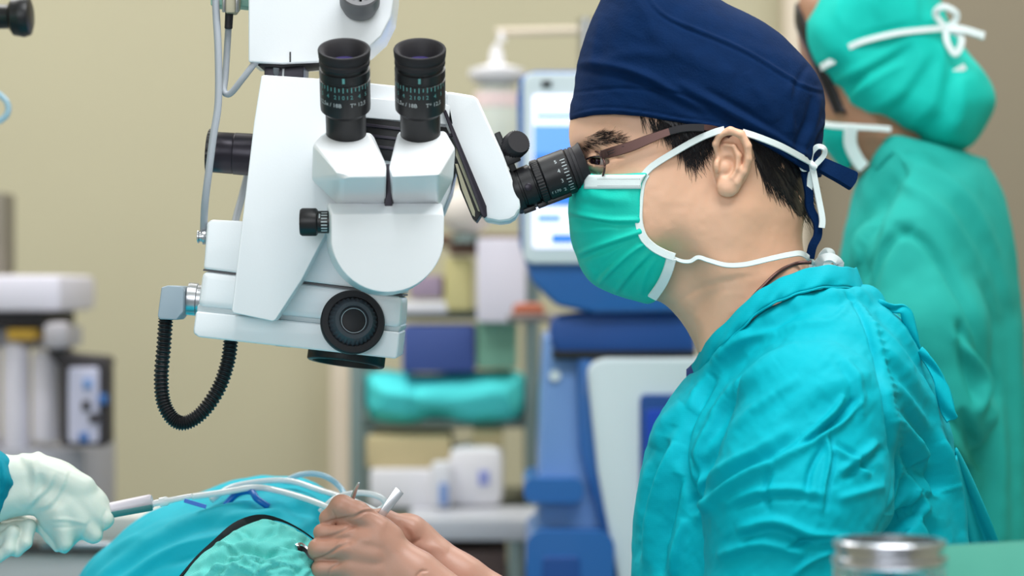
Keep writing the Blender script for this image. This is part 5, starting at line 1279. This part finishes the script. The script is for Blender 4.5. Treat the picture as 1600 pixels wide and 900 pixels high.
wt = thing('instrument_trolley', tuple(P(90, 900, 2.7))[:2] + (0,), 'pale grey instrument trolley behind the cream gloves', 'trolley')
a = P(90, 826, 2.75); box('trolley_top', (a.x, 2.82, a.z), (.34, .16, .03), mat('trolley_top_grey', (196, 196, 192), .5), wt, .008)
box('trolley_body', (a.x, 2.83, a.z / 2 + .02), (.31, .14, a.z - .1), mat('trolley_grey', (206, 208, 212), .5), wt, .01)
pbox('handle', 60, 846, 176, 858, 2.70, .02, M_metal, wt, .004)
for dx in (-.12, .12): lathe('caster', (a.x + dx, 2.80, .03), (0, 1, 0), [(0, .03), (.025, .03)], M_black, wt, 16)
# black handle and hose loop at upper left
lh = thing('lamp_handle', tuple(P(20, 28, 2.3)), 'black knobbed handle poking in at the top left', 'handle')
lathe('grip', P(-40, 26, 2.3), (1, 0, 0), [(-.25, .012), (0, .012), (.035, .0115), (.036, .012)], M_black, lh, 30)
lathe('end_knob', P(14, 26, 2.3), (1, 0, 0.02), [(0, .012), (.004, .018), (.010, .019), (.014, .020), (.020, .018), (.022, .012), (.022, .0002)], M_black, lh, 36)
tub('hose_loop', [(-260, 190, 2.4), (-120, 150, 2.4), (-20, 144, 2.4), (4, 152, 2.4), (13, 168, 2.4), (6, 184, 2.4), (-20, 194, 2.4), (-120, 210, 2.4), (-260, 260, 2.4)], .0032, M_tubeb, 'pale hose loop at the left edge below the black handle')
# ================================================================== foreground jar and cloth
Y = 1.50
M_jar = mat('jar_glass', (236, 244, 246), .04, trans=1.0, ior=1.45, alpha=.5)
jr = thing('glass_jar', tuple(P(1393, 980, Y)), 'glass jar with steel rim blurred in the right foreground', 'jar')
c = P(1390, 1010, Y); u = Y / F
lathe('jar_body', c, (0, 0, 1), [(0, 84 * u), (4 * u, 88 * u), (130 * u, 88 * u), (132 * u, 80 * u), (10 * u, 80 * u), (8 * u, .0004)], M_jar, jr, 48)
lathe('rim', c + Vector((0, 0, 128 * u)), (0, 0, 1), [(0, 86 * u), (4 * u, 90 * u), (12 * u, 90 * u), (16 * u, 84 * u), (26 * u, 84 * u), (30 * u, 88 * u), (36 * u, 88 * u), (39 * u, 84 * u), (39 * u, 76 * u), (0, 76 * u)], mat('jar_steel', (196, 198, 204), 0.25, metal=1.0), jr, 48, closed=False)
tag(bend_sheet('folded_towel', lambda a_, b_: P(1470 + 260 * a_, 866 - 14 * a_ + 150 * b_ ** 1.3, Y + .10 - .12 * b_ + .006 * math.sin(a_ * 17) * b_), 50, 20, mat('towel_green', (50, 128, 112), .85, bump=.2, bscale=200), None, .006), 'pale green towel blurred in the lower right corner', 'towel')
sh = thing('mayo_stand', (P(1450, 1010, Y).x, 1.56, 0), 'steel instrument stand carrying the glass jar', 'stand')
zt = P(0, 1010, Y).z
box('tray', (P(1500, 0, Y).x, 1.54, zt - .006), (.36, .30, .01), M_metal, sh, .003)
box('post', (P(1500, 0, Y).x, 1.54, zt / 2), (.03, .03, zt - .02), M_metal, sh, .004)
box('base', (P(1500, 0, Y).x, 1.54, .02), (.4, .3, .04), M_metal, sh, .01)
